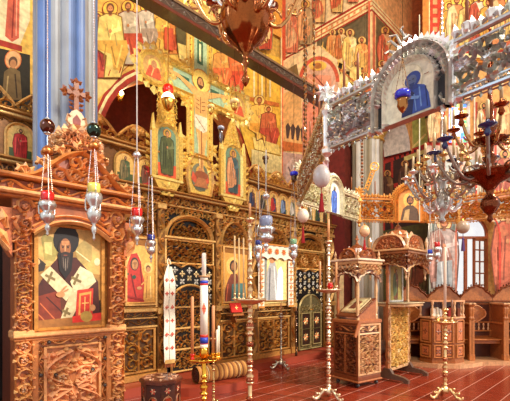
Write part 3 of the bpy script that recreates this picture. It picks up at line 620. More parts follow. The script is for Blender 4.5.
def door_bay(x0, x1, seed, ztop, leaves, zd):
    """pierced, black-backed doorway: carved tympanum, lace panel, black field, arched door"""
    w = x1-x0; xc = (x0+x1)/2
    m = MB(); m.box(x0, x1, YI+.02, YI+.06, Z1, 2.86, C(16, 12, 12))
    m.y0 = YI; r = w/2-.05
    pts = [(xc-r*math.cos(PI*k/18), ztop+.36*math.sin(PI*k/18)) for k in range(19)]
    m.ridge(pts, .035, .06, G2); pts = [(xc-(r-.08)*math.cos(PI*k/18), ztop+.30*math.sin(PI*k/18)) for k in range(19)]; m.ridge(pts, .015, .04, G1)
    carve(m, x0+.06, x1-.06, ztop, ztop+.34, YI+.015, .13, .055, G1, G2, seed, inside=lambda x, z: ((x-xc)/(r-.1))**2+((z-ztop)/.28)**2 < 1)
    carve(m, x0, x1, ztop+.02, 2.86, YI+.015, .12, .05, G2, G1, seed+5, inside=lambda x, z: ((x-xc)/(r+.05))**2+((z-ztop)/.42)**2 > 1)
    m.box(x0, x1, YI-.05, YI+.03, ztop-.04, ztop, G2, .01)
    zl = ztop-.45
    frame(m, x0+.02, x1-.02, zl, ztop-.04, YI+.015, .03, .04, G2)
    carve(m, x0+.04, x1-.04, zl+.02, ztop-.06, YI+.015, .14, .055, G1, G2, seed+8, fat=1.1)
    sc = [(x0+.02+(w-.04)*k/12, zl-.05+.06*abs(math.sin(PI*k/4))) for k in range(13)]; m.ridge(sc, .02, .045, G2)
    if leaves == 2:
        for sx in (-1, 1):
            m.y0 = YI+.0; cxx = xc+sx*w*.2; m.ridge([(cxx+.12*math.cos(t*PI/8), zl+.2+.12*math.sin(t*PI/8)) for t in range(17)], .018, .04, G2)
            m.add([(cxx+.105*math.cos(t*PI/8), YI-.005, zl+.2+.105*math.sin(t*PI/8)) for t in range(16)], [tuple(range(16))], C(214, 170, 100))
    m.box(x0, x0+.03, YI-.03, YI+.03, Z1, zl, G1); m.box(x1-.03, x1, YI-.03, YI+.03, Z1, zl, G1)
    # small crosses and stars on the black field
    rnd = random.Random(seed); cols = [C(206, 180, 130), C(196, 190, 176)]
    for i in range(7):
        for j in range(8):
            x = x0+.09+(w-.18)*i/6; z = zd-.05+.13*j+(.06 if i % 2 else 0)
            d = abs(x-xc)/(w*.40)
            if z < zd+w*.36*.8*math.sqrt(max(0, 1-d*d))+.05 and d < 1: continue
            if z > zl-.05: continue
            m.y0 = YI+.018
            for g in range(4): m.leaf(x, z, g*PI/2+PI/4*(j % 2), .062, .022, .016, cols[(i+j) % 2])
    tym = m.build('doorway_surround', 'gilt', scr)
    # arched door leaves
    r = w*.36; zt = zd+.28
    for k, sx in enumerate(((-1, 1) if leaves == 2 else (0,))):
        m = MB(); col = G1 if leaves == 1 else C(150, 130, 84)
        n = 12
        if sx == 0: out = [(xc-r, Z1+.03)]+[(xc-r*math.cos(PI*q/n), zd+r*.75*math.sin(PI*q/n)) for q in range(n+1)]+[(xc+r, Z1+.03)]
        elif sx < 0: out = [(xc-r, Z1+.03)]+[(xc-r*math.cos(PI/2*q/n), zd+r*.8*math.sin(PI/2*q/n)) for q in range(n+1)]+[(xc-.01, Z1+.03)]
        else: out = [(xc+.01, Z1+.03), (xc+.01, zd+r*.8)]+[(xc+r*math.sin(PI/2*q/n), zd+r*.8*math.cos(PI/2*q/n)) for q in range(1, n+1)]+[(xc+r, Z1+.03)]
        m.prism(out, YI-.02, YI+.02, C(30, 22, 14) if leaves == 1 else C(96, 84, 52)); m.y0 = YI-.02
        m.ridge(out+[out[0]], .022, .03, G2 if leaves == 1 else C(170, 150, 96))
        xa, xb = min(p[0] for p in out)+.04, max(p[0] for p in out)-.04
        if leaves == 1:
            carve(m, xa, xb, Z1+.08, zd+.2, YI-.02, .14, .03, G1, G2, seed+30, inside=lambda x, z: z < zd or ((x-xc)/r)**2+((z-zd)/(r*.75))**2 < .8)
            for z in (.5, .85, 1.2): m.box(xa, xb, YI-.045, YI-.02, z, z+.03, G2, .005)
        else:
            carve(m, xa, xb, Z1+.08, zd+.1, YI-.02, .12, .02, C(150, 130, 84), C(176, 150, 96), seed+31+k, inside=lambda x, z: z < zd or ((x-xc)/r)**2+((z-zd)/(r*.8))**2 < .7, fat=.8)
            for z in (Z1+.14, .62):
                m.add([(xa+.02, YI-.045, z), (xb-.02, YI-.045, z), (xb-.02, YI-.045, z+.34), (xa+.02, YI-.045, z+.34)], [(0, 1, 2, 3)], C(60, 36, 24))
                m.y0 = YI-.045; xm = (xa+xb)/2
                for g in range(8): m.leaf(xm, z+.17, g*PI/4, .1, .025, .01, (C(206, 110, 50), C(206, 180, 120))[g % 2])
                frame(m, xa, xb, z-.02, z+.36, YI-.045, .02, .015, C(170, 150, 96))
        d = m.build('screen_door', 'gilt', scr)
        mm = MB(); mm.ball((xc+(sx or .8)*(-.0 if sx else .2)+(.04*sx if sx else 0), YI-.05, 1.05), .022, BRS); mm.build('door_knob', 'brass', d, True)
door_bay(X[162]+.02, X[214], 301, 2.38, 1, 1.30)
door_bay(X[294], X[324], 401, 2.42, 2, 1.06)

# cornice above the icons: straight mouldings with a pierced vine
m = MB(); XA, XB = -1.4, 8.2
m.box(XA, XB, YI-.04, YI+.1, 2.86, 2.89, G2, .01); m.box(XA, XB, YI-.02, YI+.08, 2.89, 3.02, C(84, 48, 20))
m.box(XA, XB, YI-.12, YI+.1, 3.02, 3.06, G2, .012); m.box(XA, XB, YI-.16, YI+.1, 3.06, 3.09, G1, .01)
carve(m, .9, XB, 2.885, 3.025, YI-.02, .115, .05, G2, G1, 55, mirror=False)
m.build('cornice', 'gilt', scr)
# upper register board with its own top moulding, left and right
for (a, b, s) in ((.6, 3.18, 61), (5.12, 8.2, 62)):
    m = MB(); m.box(a, b, YI-.0, YI+.06, 3.09, 3.60, C(120, 74, 30)); m.box(a, b, YI-.08, YI+.08, 3.60, 3.64, G2, .01); m.box(a, b, YI-.12, YI+.08, 3.64, 3.67, G1, .008)
    vine(m, a, b, 3.53, 3.60, YI, .03, G1, s)
    m.build('upper_register', 'gilt', scr)
    m = MB(); m.y0 = YI-.03      # pierced cresting of leaves
    k = max(3, round((b-a)/.62)); w = (b-a)/k
    for q in range(k):
        xc = a+(q+.5)*w
        carve(m, a+q*w, a+(q+1)*w, 3.67, 4.06, YI-.03, .155, .035, G1, G2, s*9+q % 2, both=True, fat=1.35, inside=lambda x, z: z < 3.70+.36*(1-abs(x-xc)/(w*.62)))
        for g in range(-3, 4): m.leaf(xc, 3.80+.02*abs(g), PI/2+g*.42, .20-.02*abs(g), .035, .04, jit(G2, rnd), True)
        m.ridge([(xc-w/2+w*t/8, 3.74+.24*math.sin(PI*t/8)) for t in range(9)], .022, .035, G2, True)
    m.ridge([(a, 3.70), (b, 3.70)], .02, .03, G1, True)
    m.build('cresting', 'gilt', scr)
# low leafy cresting under the crucifix between the registers
m = MB(); carve(m, 3.16, 5.14, 3.09, 3.42, YI-.03, .165, .04, G1, G2, 77, both=True, fat=1.45); m.y0 = YI-.03
for q in range(9):
    xc = 3.27+q*.215
    for g in range(-2, 3): m.leaf(xc, 3.28, PI/2+g*.5, .2, .035, .04, jit(G2, rnd), True)
m.box(3.18, 5.12, YI-.0, YI+.03, 3.09, 3.2, C(70, 40, 18))
for x in (3.19, 5.11): m.box(x-.05, x+.05, YI-.04, YI+.04, 3.09, 3.95, G1, .01)
m.build('cresting', 'gilt', scr)
settle(scr)

# ---- feast icons of the upper register, one painted arch each
def small_icon(xc, w, robe, cloak, bg, label, group, seedn=0, halo=GOLD):
    z0, z1 = 3.10, 3.55; t = thing('arched_icon', label, 'icon', (xc, YI-.02, z0), 0, group)
    m = MB(); m.prism(arch_pts(xc, w*.96, z0, z1, 10), YI-.02, YI, G2); m.y0 = YI-.02; m.ridge(arch_pts(xc, w*.92, z0, z1-.01, 12), .018, .035, jit(G2, rnd)); m.ridge([(xc-w/2, z0+.01), (xc+w/2, z0+.01)], .014, .03, G1)
    m.build('frame', 'gilt', t)
    P = Paint(lambda u, v: Vector((u, YI-.021, v)), (0, -1, 0), .0006)
    P.poly([(x, z) for x, z in arch_pts(xc, w*.78, z0+.02, z1-.04, 10)], C(222, 176, 92))
    P.rect(xc-w*.36, z0+.02, xc+w*.36, z0+.13, bg)
    Q = Paint(lambda u, v: Vector((xc+u, YI-.021, z1-.06-v)), (0, -1, 0), .0006); Q.k = 6
    saint(Q, 0, 0, .40, robe, cloak, C(236, 190, 100), SKIN, DK, False, random.Random(seedn), wk=1.15)
    n = len(P.v); P.v += Q.v; P.f += [tuple(n+i for i in f) for f in Q.f]; P.c += Q.c
    P.build('painting', 'paint', t); settle(t); return t
cl = {'red': C(190, 40, 30), 'dark blue': C(44, 56, 90), 'green': C(70, 90, 50), 'brown': C(110, 64, 36), 'pale blue': C(130, 150, 180), 'white': C(224, 216, 196), 'orange': C(214, 100, 50), 'olive': C(120, 104, 60), 'black': C(40, 36, 32)}
g_ = 'small arched icons in the upper row of the screen'
rowR = [('dark blue', 'brown'), ('black', 'olive'), ('red', 'dark blue'), ('pale blue', 'dark blue'), ('white', 'green'), ('orange', 'red'), ('olive', 'white'), ('green', 'dark blue'), ('brown', 'green')]
ordn = ['first', 'second', 'third', 'fourth', 'fifth', 'sixth', 'seventh', 'eighth', 'last']
for k, (a, b) in enumerate(rowR):
    small_icon(5.30+.31*k, .30, cl[b], cl[a], cl['green'] if k > 2 else C(150, 90, 50), 'small arched saint icon in %s robe, %s from left, right of the cross' % (a, ordn[k]), g_, k)
for (xc, a, b, lab) in ((1.30, 'red', 'red', 'small arched icon of a red-robed figure left of the tall blue column'), (2.66, 'olive', 'green', 'small arched icon with a dark olive figure just right of the tall blue column'), (3.0, 'brown', 'red', 'small arched icon with reddish figure directly left of the tall green-robed panel')):
    small_icon(xc, .34, cl[b], cl[a], C(70, 84, 40), lab, g_, 3)

# ---- large icons of the main row
def board(name, label, x0, x1, z0, z1, Y, fcol, fw=.03, cat='icon'):
    t = thing(name, label, cat, ((x0+x1)/2, Y, z0))
    m = MB(); m.box(x0, x1, Y, Y+.03, z0, z1, C(150, 96, 40)); frame(m, x0, x1, z0, z1, Y, fw, .02, fcol); m.build('frame', 'gilt', t); return t
YB = YI-.07
def icon_bg(px0, px1, py0, py1, c): P.rect(px0, py0, px1, py1, c)
a, b = X[120]+.04, X[156]-.03
t = board('icon', 'icon of a red-cloaked mother and child on gold, between near shrine and first carved door', a, b, 1.26, 2.30, YB, G2)
P = Paint(lambda u, v: onY(u, v, YB), (0, -1, 0))
e = onY(0, 0, YB)
l, r_ = 255+F*(a+.03-YB)/(a+.03+YB), 255+F*(b-.03-YB)/(b-.03+YB)
P.poly([(l, 243), (r_, 248), (r_, 302), (l, 304)], C(216, 158, 72))
P.ell(134, 262, 7.5, 9.5, C(226, 176, 96)); P.poly([(124, 302), (123, 284), (126, 272), (128, 262), (131, 254), (137, 253), (141, 262), (142, 272), (145, 284), (144, 302)], C(176, 44, 30))
P.ell(134.5, 264, 4.2, 6.6, C(60, 40, 30)); P.ell(134.8, 264.5, 3.2, 5.2, C(176, 122, 74)); P.line([(135, 262), (134.8, 267)], .6, C(110, 66, 36)); P.line([(133.4, 263), (134.2, 263)], .7, DK); P.line([(135.8, 263), (136.8, 263)], .7, DK); P.line([(134, 269), (136, 269)], .5, C(140, 50, 30))
P.line([(129, 262), (127, 280), (125, 298)], 1, C(226, 96, 60)); P.line([(140, 264), (142, 284)], .8, C(110, 20, 16)); P.line([(131, 274), (136, 298)], 1.2, C(110, 20, 16)); P.ell(134, 277, 2, 2, C(40, 70, 50)); P.ell(127, 274, 1.6, 1.6, C(40, 70, 50))
P.ell(148, 268, 4.6, 5.6, C(226, 176, 96)); P.poly([(143, 300), (144, 282), (145, 274), (151, 274), (152.5, 284), (153, 300)], C(206, 150, 70)); P.ell(148, 268.5, 2.4, 3.4, C(90, 56, 34)); P.ell(148, 269.5, 1.8, 2.6, C(176, 122, 74)); P.line([(147, 276), (146, 298)], .7, C(140, 84, 36)); P.line([(150, 276), (150.6, 298)], .7, C(244, 206, 130)); P.ell(139, 288, 2.6, 1.6, C(176, 122, 74)); P.line([(146, 280), (141, 285)], 1.2, C(196, 140, 70))
P.line([(126, 296), (143, 300)], 2, C(140, 30, 20)); P.build('painting', 'paint', t); settle(t)
a, b = X[219]+.03, X[248]-.03
t = board('icon', 'gold icon of a dark-haired figure in teal and brown, right of the first carved door', a, b, 1.26, 2.30, YB, G2)
P = Paint(lambda u, v: onY(u, v, YB), (0, -1, 0)); P.poly([(221.5, 252), (247, 255), (247, 303), (221.5, 306)], C(206, 144, 58))
P.ell(233, 266, 7, 9, C(226, 176, 90)); P.poly([(224, 304), (225, 290), (228, 280), (231, 274), (237, 274), (240, 282), (243, 292), (244, 303)], C(112, 50, 30)); P.poly([(232, 284), (245, 283), (246, 300), (231, 301)], C(70, 110, 104)); P.line([(236, 285), (235, 300)], 1, C(110, 150, 140))
P.ell(233.5, 266, 4, 6, DK); P.ell(233.8, 267, 2.9, 4.8, C(150, 96, 54)); P.poly([(231.5, 270), (236, 270), (234, 276)], DK); P.line([(228, 284), (226, 302)], 1, C(190, 90, 50)); P.build('painting', 'paint', t); settle(t)
a, b = X[256]+.06, X[289]-.03
t = board('icon', 'white-draped icon with pale standing figures, framed by an embroidered cloth', a, b, 1.26, 2.30, YB, G1, .03)
P = Paint(lambda u, v: onY(u, v, YB), (0, -1, 0)); P.poly([(261, 254), (287, 256), (287, 302), (261, 304)], C(236, 206, 130))
P.poly([(266, 302), (267, 272), (270, 262), (275, 262), (278, 276), (279, 301)], C(170, 166, 160)); P.poly([(276, 300), (278, 270), (281, 266), (283, 272), (283, 300)], C(250, 250, 246)); P.ell(272, 260, 2.6, 3.4, SKIN); P.line([(270, 268), (269, 300)], 1.2, C(90, 90, 96)); P.line([(274, 266), (276, 300)], 1, C(220, 220, 216)); P.poly([(262, 256), (267, 257), (266, 301), (262, 302)], C(130, 130, 120))
P.build('painting', 'paint', t); settle(t)
# its embroidered cloth: a pelmet and two hanging sides
t = thing('embroidered_cloth', 'white gold-embroidered cloth draped round the icon between thin silver stand and cord', 'cloth', ((a+b)/2, YB-.03, 1.2))
wc = C(240, 224, 196); wo = C(206, 130, 50)
for nm, (x0, x1, z0, z1) in {'pelmet': (a-.1, b+.04, 2.12, 2.44), 'side_l': (a-.1, a+.06, 1.14, 2.12), 'side_r': (b-.12, b+.04, 1.14, 2.12)}.items():
    m = MB(); n = 24 if nm == 'pelmet' else 5; yy = YB-.04
    for k in range(n):
        q0, q1 = k/n, (k+1)/n; y0_, y1_ = yy-.008*math.sin(q0*40), yy-.008*math.sin(q1*40); xa, xb = x0+(x1-x0)*q0, x0+(x1-x0)*q1
        zc0 = z0+(.05*abs(math.sin(q0*PI*4)) if nm == 'pelmet' else 0); zc1 = z0+(.05*abs(math.sin(q1*PI*4)) if nm == 'pelmet' else 0)
        m.add([(xa, y0_, zc0), (xb, y1_, zc1), (xb, y1_, z1), (xa, y0_, z1), (xa, y0_+.01, zc0), (xb, y1_+.01, zc1), (xb, y1_+.01, z1), (xa, y0_+.01, z1)], [(0, 1, 2, 3), (7, 6, 5, 4), (0, 4, 5, 1), (3, 2, 6, 7)], wc)
    m.y0 = yy-.014
    if nm == 'pelmet':
        for k in range(5):
            x = x0+(x1-x0)*(k+.5)/5
            for g in range(8): m.leaf(x, z0+.17, g*PI/4, .075, .018, .004, (wo, C(190, 70, 40))[g % 2])
        m.box(x0, x1, yy-.016, yy-.01, z1-.03, z1, wo); 
    else:
        for k in range(6):
            z = z0+.1+k*.165
            for g in range(4): m.leaf((x0+x1)/2, z, g*PI/2, .055, .02, .004, wo)
            m.box(x0+.01, x1-.01, yy-.016, yy-.01, z+.075, z+.085, C(190, 70, 40))
        m.box(x0, x1, yy-.02, yy-.012, z0, z0+.04, wo)
    m.build('pelmet' if nm == 'pelmet' else 'side_hanging', 'cloth', t)
settle(t)
# two icons hidden partly behind the near shrine
for (a, b, lab) in ((1.45, 1.97, 'dark gold icon half hidden behind the near shrine, under the blue column'), (2.15, X[120]-.15, 'narrow gold icon glimpsed right beside the near shrine post')):
    t = board('icon', lab, a, b, 1.26, 2.30, YB, G2)
    Q = Paint(lambda u, v, a=a, b=b: Vector(((a+b)/2+u, YB-.001, 2.26-v)), (0, -1, 0)); Q.rect(-(b-a)/2+.03, .0, (b-a)/2-.03, .97, C(190, 130, 56)); saint(Q, 0, .03, .9, C(120, 50, 30), C(60, 70, 60)); Q.build('painting', 'paint', t); settle(t)

# ---- tall side panels (mourning figures) and the great painted cross
YC = YI-.1
GF = C(226, 184, 84); GF2 = C(240, 208, 116)
def side_panel(px0, px1, py_top, py_bot, spire, robe, cloak, label, hair):
    x0, x1 = onY(px0, 0, YC).x, onY(px1, 0, YC).x; xc = (x0+x1)/2; pm = (px0+px1)/2
    zb, zt, zs = onY(pm, py_bot, YC).z, onY(pm, py_top, YC).z, onY(pm, spire, YC).z; w = x1-x0
    t = thing('saint_panel', label, 'icon', (xc, YC, zb-.25)); 
    m = MB(); m.prism([(x0+.04, zb), (x0+.04, zt-.2), (x0+.12, zt+.05), (xc-.06, zs-.1), (xc, zs), (xc+.06, zs-.1), (x1-.12, zt+.05), (x1-.04, zt-.2), (x1-.04, zb)], YC, YC+.04, GF)
    m.y0 = YC; m.ridge(arch_pts(xc, w-.18, zb+.02, zt, 14), .03, .05, GF2)
    carve(m, x0+.1, x1-.1, zt-.05, zs-.05, YC, .09, .02, GF2, GF2, 3, inside=lambda x, z: abs(x-xc) < (zs-z)*.32 and z > zt-.02, fat=.8)
    for x in (x0+.035, x1-.035):
        m.box(x-.035, x+.035, YC-.03, YC+.04, zb-.02, zt-.12, GF, .01)
        for k in range(int((zt-zb-.1)/.05)): m.leaf(x-.03, zb+.02+k*.05, .4, .06, .02, .05, GF2)
        m.prism([(x-.035, zt-.12), (x, zt+.12), (x+.035, zt-.12)], YC-.02, YC+.03, GF2)
    for sg in (-1, 1):
        xx = xc+sg*(w/2+.04)
        for k in range(5): m.leaf(xx-sg*.04, zb+.1+k*.11, PI/2-sg*.9, .13, .035, .03, GF, True)
    m.box(x0, x1, YC-.04, YC+.04, zb-.05, zb, GF2, .01); m.build('frame', 'gilt', t)
    m = MB(); m.prism([(xc-.10, zb-.28), (xc-w*.42, zb-.05), (xc+w*.42, zb-.05), (xc+.10, zb-.28)], YC-.02, YC+.04, GF); m.y0 = YC-.02
    for g in range(5): m.leaf(xc, zb-.17, g*2*PI/5, .13, .035, .03, GF2)
    m.build('bracket', 'gilt', t)
    P = Paint(lambda u, v: Vector((u, YC-.002, v)), (0, -1, 0)); P.poly(arch_pts(xc, w-.22, zb+.02, zt-.03, 12), C(112, 140, 110)); P.rect(xc-w/2+.11, zb+.02, xc+w/2-.11, zb+.02+(zt-zb)*.24, C(214, 84, 44))
    Q = Paint(lambda u, v: Vector((xc+u, YC-.002, zt-.06-v)), (0, -1, 0)); Q.k = 8
    saint(Q, 0, 0, zt-zb-.1, robe, cloak, GOLD, SKIN, hair, False, beard=False, wk=1.05)
    n = len(P.v); P.v += Q.v; P.f += [tuple(n+i for i in f) for f in Q.f]; P.c += Q.c
    P.build('painting', 'paint', t); settle(t)
side_panel(151, 182, 125, 178, 64, C(88, 92, 44), C(72, 78, 36), 'tall pointed panel of a mourning woman in dark green, left of the painted cross', C(80, 84, 40))
side_panel(220, 245, 146, 196, 118, C(60, 84, 84), C(206, 140, 90), 'tall pointed panel of a mourning man in brown, right of the painted cross', C(110, 60, 30))

t = thing('painted_crucifix', 'tall gilded cross painted with the crucified Christ, crowning the screen', 'crucifix', (3.98, YC, 3.1))
xc = 3.97; zc = 4.93
m = MB(); hw = .245
def lobe(x, z, r): return
o = [(xc-hw, 3.75), (xc-hw, zc-.26), (xc-.74, zc-.26), (xc-.74, zc+.26), (xc-hw, zc+.26), (xc-hw, 6.0), (xc+hw, 6.0), (xc+hw, zc+.26), (xc+.74, zc+.26), (xc+.74, zc-.26), (xc+hw, zc-.26), (xc+hw, 3.75)]
m.prism(o, YC, YC+.05, GF); 
def rim(pts, c, off=.0): m.y0 = YC; m.ridge(pts+[pts[0]], .022, .045, c)
rim(o, GF2)
# beaded bright border band
bw = .09
i_ = [(xc-hw+bw, 3.75), (xc-hw+bw, zc-.26+bw), (xc-.74, zc-.26+bw), (xc-.74, zc+.26-bw), (xc-hw+bw, zc+.26-bw), (xc-hw+bw, 6.0), (xc+hw-bw, 6.0), (xc+hw-bw, zc+.26-bw), (xc+.74, zc+.26-bw), (xc+.74, zc-.26+bw), (xc+hw-bw, zc-.26+bw), (xc+hw-bw, 3.75)]
m.ridge(i_+[i_[0]], .012, .05, GF2)
for k in range(len(o)):
    (xa, za), (xb, z_b) = o[k], o[(k+1) % len(o)]; (xi, zi), (xj, zj) = i_[k], i_[(k+1) % len(o)]
    ln = math.hypot(xb-xa, z_b-za); nn = int(ln/.05)
    for q in range(nn):
        s_ = (q+.5)/nn; px_, pz_ = (xa+(xb-xa)*s_+xi+(xj-xi)*s_)/2, (za+(z_b-za)*s_+zi+(zj-zi)*s_)/2
        m.leaf(px_-.02, pz_, q % 2*PI/2, .04, .016, .025, GF2 if q % 2 else C(200, 140, 50))
# lobed ends and leaf sprays
for (x, z, r) in ((xc-.88, zc, .25), (xc+.88, zc, .25), (xc, 6.15, .25)):
    m.prism([(x+r*math.cos(k*PI/9), z+r*math.sin(k*PI/9)) for k in range(18)], YC-.006, YC+.05, GF)
    m.ridge([(x+r*math.cos(k*PI/9), z+r*math.sin(k*PI/9)) for k in range(19)], .025, .05, GF2)
    for g in range(16):
        an = g*PI/8; m.leaf(x+r*math.cos(an), z+r*math.sin(an), an, (.13 if g % 2 else .17), .07, .04, GF2, True)
for (x, z) in ((xc-hw-.02, 3.95), (xc+hw+.02, 3.95), (xc-hw-.02, 3.62), (xc+hw+.02, 3.62), (xc-hw-.03, zc-.30), (xc+hw+.03, zc-.30), (xc-hw-.03, zc+.30), (xc+hw+.03, zc+.30)):
    sg = 1 if x > xc else -1
    for g in range(8): m.leaf(x, z, g*PI/4, .17 if g % 2 else .13, .04, .04, GF2 if g % 2 else GF, True)
# onion shaped foot with medallion
foot = [(xc-.1, 3.80), (xc-.17, 3.72), (xc-.26, 3.55), (xc-.27, 3.35), (xc-.22, 3.12), (xc+.22, 3.12), (xc+.27, 3.35), (xc+.26, 3.55), (xc+.17, 3.72), (xc+.1, 3.80)]
m.prism(foot, YC-.004, YC+.05, GF); m.y0 = YC-.004; m.ridge(foot+[foot[0]], .025, .045, G2)
m.build('frame', 'gilt', t)
P = Paint(lambda u, v: Vector((u, YC-.003, v)), (0, -1, 0)); GN = C(168, 190, 146); GN2 = C(60, 100, 70)
P.rect(xc-hw+bw, 3.75, xc+hw-bw, 6.0, GN); P.rect(xc-.74, zc-.26+bw, xc+.74, zc+.26-bw, GN)
for (a, b) in ((-.66, -.46), (-.42, -.22), (.22, .42), (.46, .66)): P.rect(xc+a, zc-.0, xc+b, zc+.09, GN2)
P.rect(xc-.06, 5.35, xc+.06, 5.75, GN2); P.rect(xc-.02, 5.4, xc+.02, 5.7, C(226, 220, 160))
for (x, z) in ((xc-.88, zc), (xc+.88, zc), (xc, 6.15)):
    P.ell(x, z, .19, .19, C(200, 150, 80)); P.ell(x, z+.04, .1, .1, C(240, 200, 100)); P.poly([(x-.15, z-.16), (x-.08, z+.02), (x+.08, z+.02), (x+.15, z-.16)], C(206, 84, 44)); P.ell(x, z+.05, .05, .065, SKIN); P.line([(x-.05, z-.14), (x, z)], .02, C(240, 170, 100))
P.ell(xc, 3.42, .19, .24, C(120, 120, 90)); P.ell(xc, 3.52, .09, .09, GOLD); P.ell(xc, 3.52, .05, .06, SKIN); P.poly([(xc-.16, 3.5), (xc-.19, 3.36), (xc, 3.22), (xc+.19, 3.36), (xc+.16, 3.5), (xc, 3.34)], C(206, 84, 50)); P.poly([(xc-.07, 3.44), (xc-.1, 3.2), (xc+.1, 3.2), (xc+.07, 3.44)], C(90, 90, 70))
P.build('background_painting', 'paint', t)
# the painted body
P = Paint(lambda u, v: Vector((xc+u, YC-.012, zc+v)), (0, -1, 0)); FL = C(224, 166, 90); FD = C(150, 86, 36)
P.ell(.02, .14, .2, .2, C(200, 130, 50)); P.ell(.02, .14, .18, .18, C(246, 210, 100))
P.poly([(-.66, .10), (-.45, .09), (-.16, .0), (0, -.04), (.16, .0), (.45, .07), (.66, .10), (.66, .04), (.42, -.0), (.17, -.12), (.12, -.5), (.16, -.66), (.1, -1.0), (.06, -1.35), (.1, -1.42), (-.02, -1.42), (-.04, -1.0), (-.1, -.66), (-.1, -.5), (-.16, -.12), (-.42, .02), (-.66, .04)], FL)
P.poly([(-.12, -.46), (.14, -.46), (.18, -.66), (.06, -.74), (-.12, -.68)], C(230, 214, 180)); P.line([(-.1, -.5), (.1, -.68)], .02, C(170, 140, 100)); P.line([(0, -.14), (0, -.42)], .015, FD)
for z in (-.2, -.27, -.34): P.line([(-.1, z), (-.02, z-.02)], .012, FD); P.line([(.1, z), (.03, z-.02)], .012, FD)
P.line([(.02, -.72), (.03, -1.36)], .018, FD); P.line([(-.06, -.76), (-.02, -1.3)], .014, C(250, 220, 160))
P.ell(.0, .10, .075, .10, C(90, 50, 24)); P.ell(.0, .10, .055, .08, C(214, 150, 86)); P.poly([(-.045, .06), (.045, .06), (.01, -.02)], C(90, 50, 24)); P.line([(0, .12), (0, .07)], .012, FD)
P.ell(.02, -1.47, .14, .07, C(150, 80, 40)); P.poly([(-.14, -1.68), (-.06, -1.52), (.1, -1.52), (.17, -1.68)], C(180, 110, 60))
P.build('painted_body', 'paint', t); settle(t)
# painted angels / lamps glow in the sanctuary
def sanct_lamp(px, py, col, label, Y=8.0):
    p = onY(px, py, Y); t = thing('oil_lamp', label, 'lamp', (p.x, p.y, p.z-.1))
    m = MB(Matrix.Translation(p)); m.lathe([(.02, -.12), (.06, -.08), (.09, 0), (.1, .05)], 14, col=BRS); m.build('bowl', 'brass', t, True)
    m = MB(Matrix.Translation(p)); m.ball((0, 0, .06), .095, C(255, 244, 200)); m.build('flame_globe', 'flame', t, True)
    m = MB(Matrix.Translation(p)); m.ball((0, 0, .20), .085, col); m.build('shade', 'glass', t, True)
    m = MB(Matrix.Translation(p)); m.tube([(0, 0, .26), (0, 0, 7.45-p.z)], .008, 5, BRS); m.build('chain', 'brass', t); settle(t)
    l = bpy.data.lights.new('lamp_glow', 'POINT'); l.energy = 90 if Y > 7 else 5; l.color = (1, .7, .35); l.shadow_soft_size = .1
    o = bpy.data.objects.new('lamp_glow', l); COL.objects.link(o); o.location = (p.x, p.y-.15, p.z+.05)
sanct_lamp(119.5, 97, C(240, 220, 160), 'glowing white oil lamp in the dark arch, nearer the blue column')
sanct_lamp(168, 103, C(220, 30, 20), 'glowing red-topped oil lamp in the dark arch above the green-robed panel', 4.95)

# ================================================================== NEAR CARVED SHRINE (left), stands before the column
YK = 4.0; KX0, KX1 = .90, 1.96; KO = [W_OR, W_OR2]  # relief grounds below are darker than the carving: recess shade put into their colour
t = thing('icon_shrine', 'large carved wooden icon shrine with cross on its domed top, filling the lower left', 'icon shrine', (1.43, YK+.2, 0))
def part(m, name, mm='wood', par=None, smooth=False): return m.build(name, mm, par or t, smooth)
for (x0, x1, s) in ((KX0+.02, KX0+.16, 3), (KX1-.15, KX1-.0, 4)):
    m = MB(); m.box(x0, x1, YK, YK+.15, 0, 2.1, C(156, 84, 40), .01); m.box(x0-.02, x1+.02, YK-.03, YK+.17, 0, .12, W_OR, .01); m.box(x0-.015, x1+.015, YK-.03, YK+.16, 1.05, 1.13, W_OR2, .012)
    carve(m, x0, x1, .12, 1.05, YK, .135, .06, W_OR2, C(236, 190, 150), s, mirror=False, fat=1.45, leaves=6); carve(m, x0, x1, 1.13, 2.1, YK, .11, .06, W_OR2, C(236, 190, 150), s+5, mirror=False, fat=1.5, leaves=6)
    for xx in (x0+.008, x1-.008): m.ridge([(xx, .12), (xx, 1.05)], .008, .03, W_OR); m.ridge([(xx, 1.13), (xx, 2.1)], .008, .03, W_OR)
    for z in (.35, .62, .9): m.ball(((x0+x1)/2, YK-.02, z), .028, W_OR2, 6)
    part(m, 'post')
a, b = KX0+.16, KX1-.15; w = b-a
m = MB(); m.box(a, b, YK+.02, YK+.06, 0, 1.06, C(176, 104, 52)); frame(m, a, b, .06, 1.05, YK+.02, .05, .04, W_OR); frame(m, a+.10, b-.10, .12, .96, YK+.02, .025, .03, W_OR2)
vine(m, a+.04, b-.04, .96, 1.05, YK-.0, .03, W_OR2, 8, fat=1.3); vine(m, a+.045, a+.105, .12, .96, YK+.0, .03, W_OR2, 12, fat=1.4); vine(m, b-.105, b-.045, .12, .96, YK+.0, .03, W_OR2, 13, fat=1.4)
carve(m, a+.14, b-.14, .15, .93, YK+.02, .21, .07, C(224, 162, 108), C(240, 196, 150), 6, fat=1.75, leaves=7)
m.y0 = YK+.02
for sg in (-1, 1):
    for q in range(2): m.ridge([((a+b)/2+sg*(.02+.24*math.sin(k*PI/10)), .18+q*.37+.35*k/10) for k in range(11)], .02, .08, C(226, 160, 110))
part(m, 'lower_panel')
for (x, z) in ((a+.14, 1.0), (b-.07, 1.0), (a+.07, .7), (b-.07, .78), (a+.07, .45), (b-.07, .5), (a+.2, .68), (b-.2, .68)):
    m = MB(); m.ball((x, YK-.03, z), .02, C(60, 44, 34), 6); part(m, 'stud', 'wood', None, True)
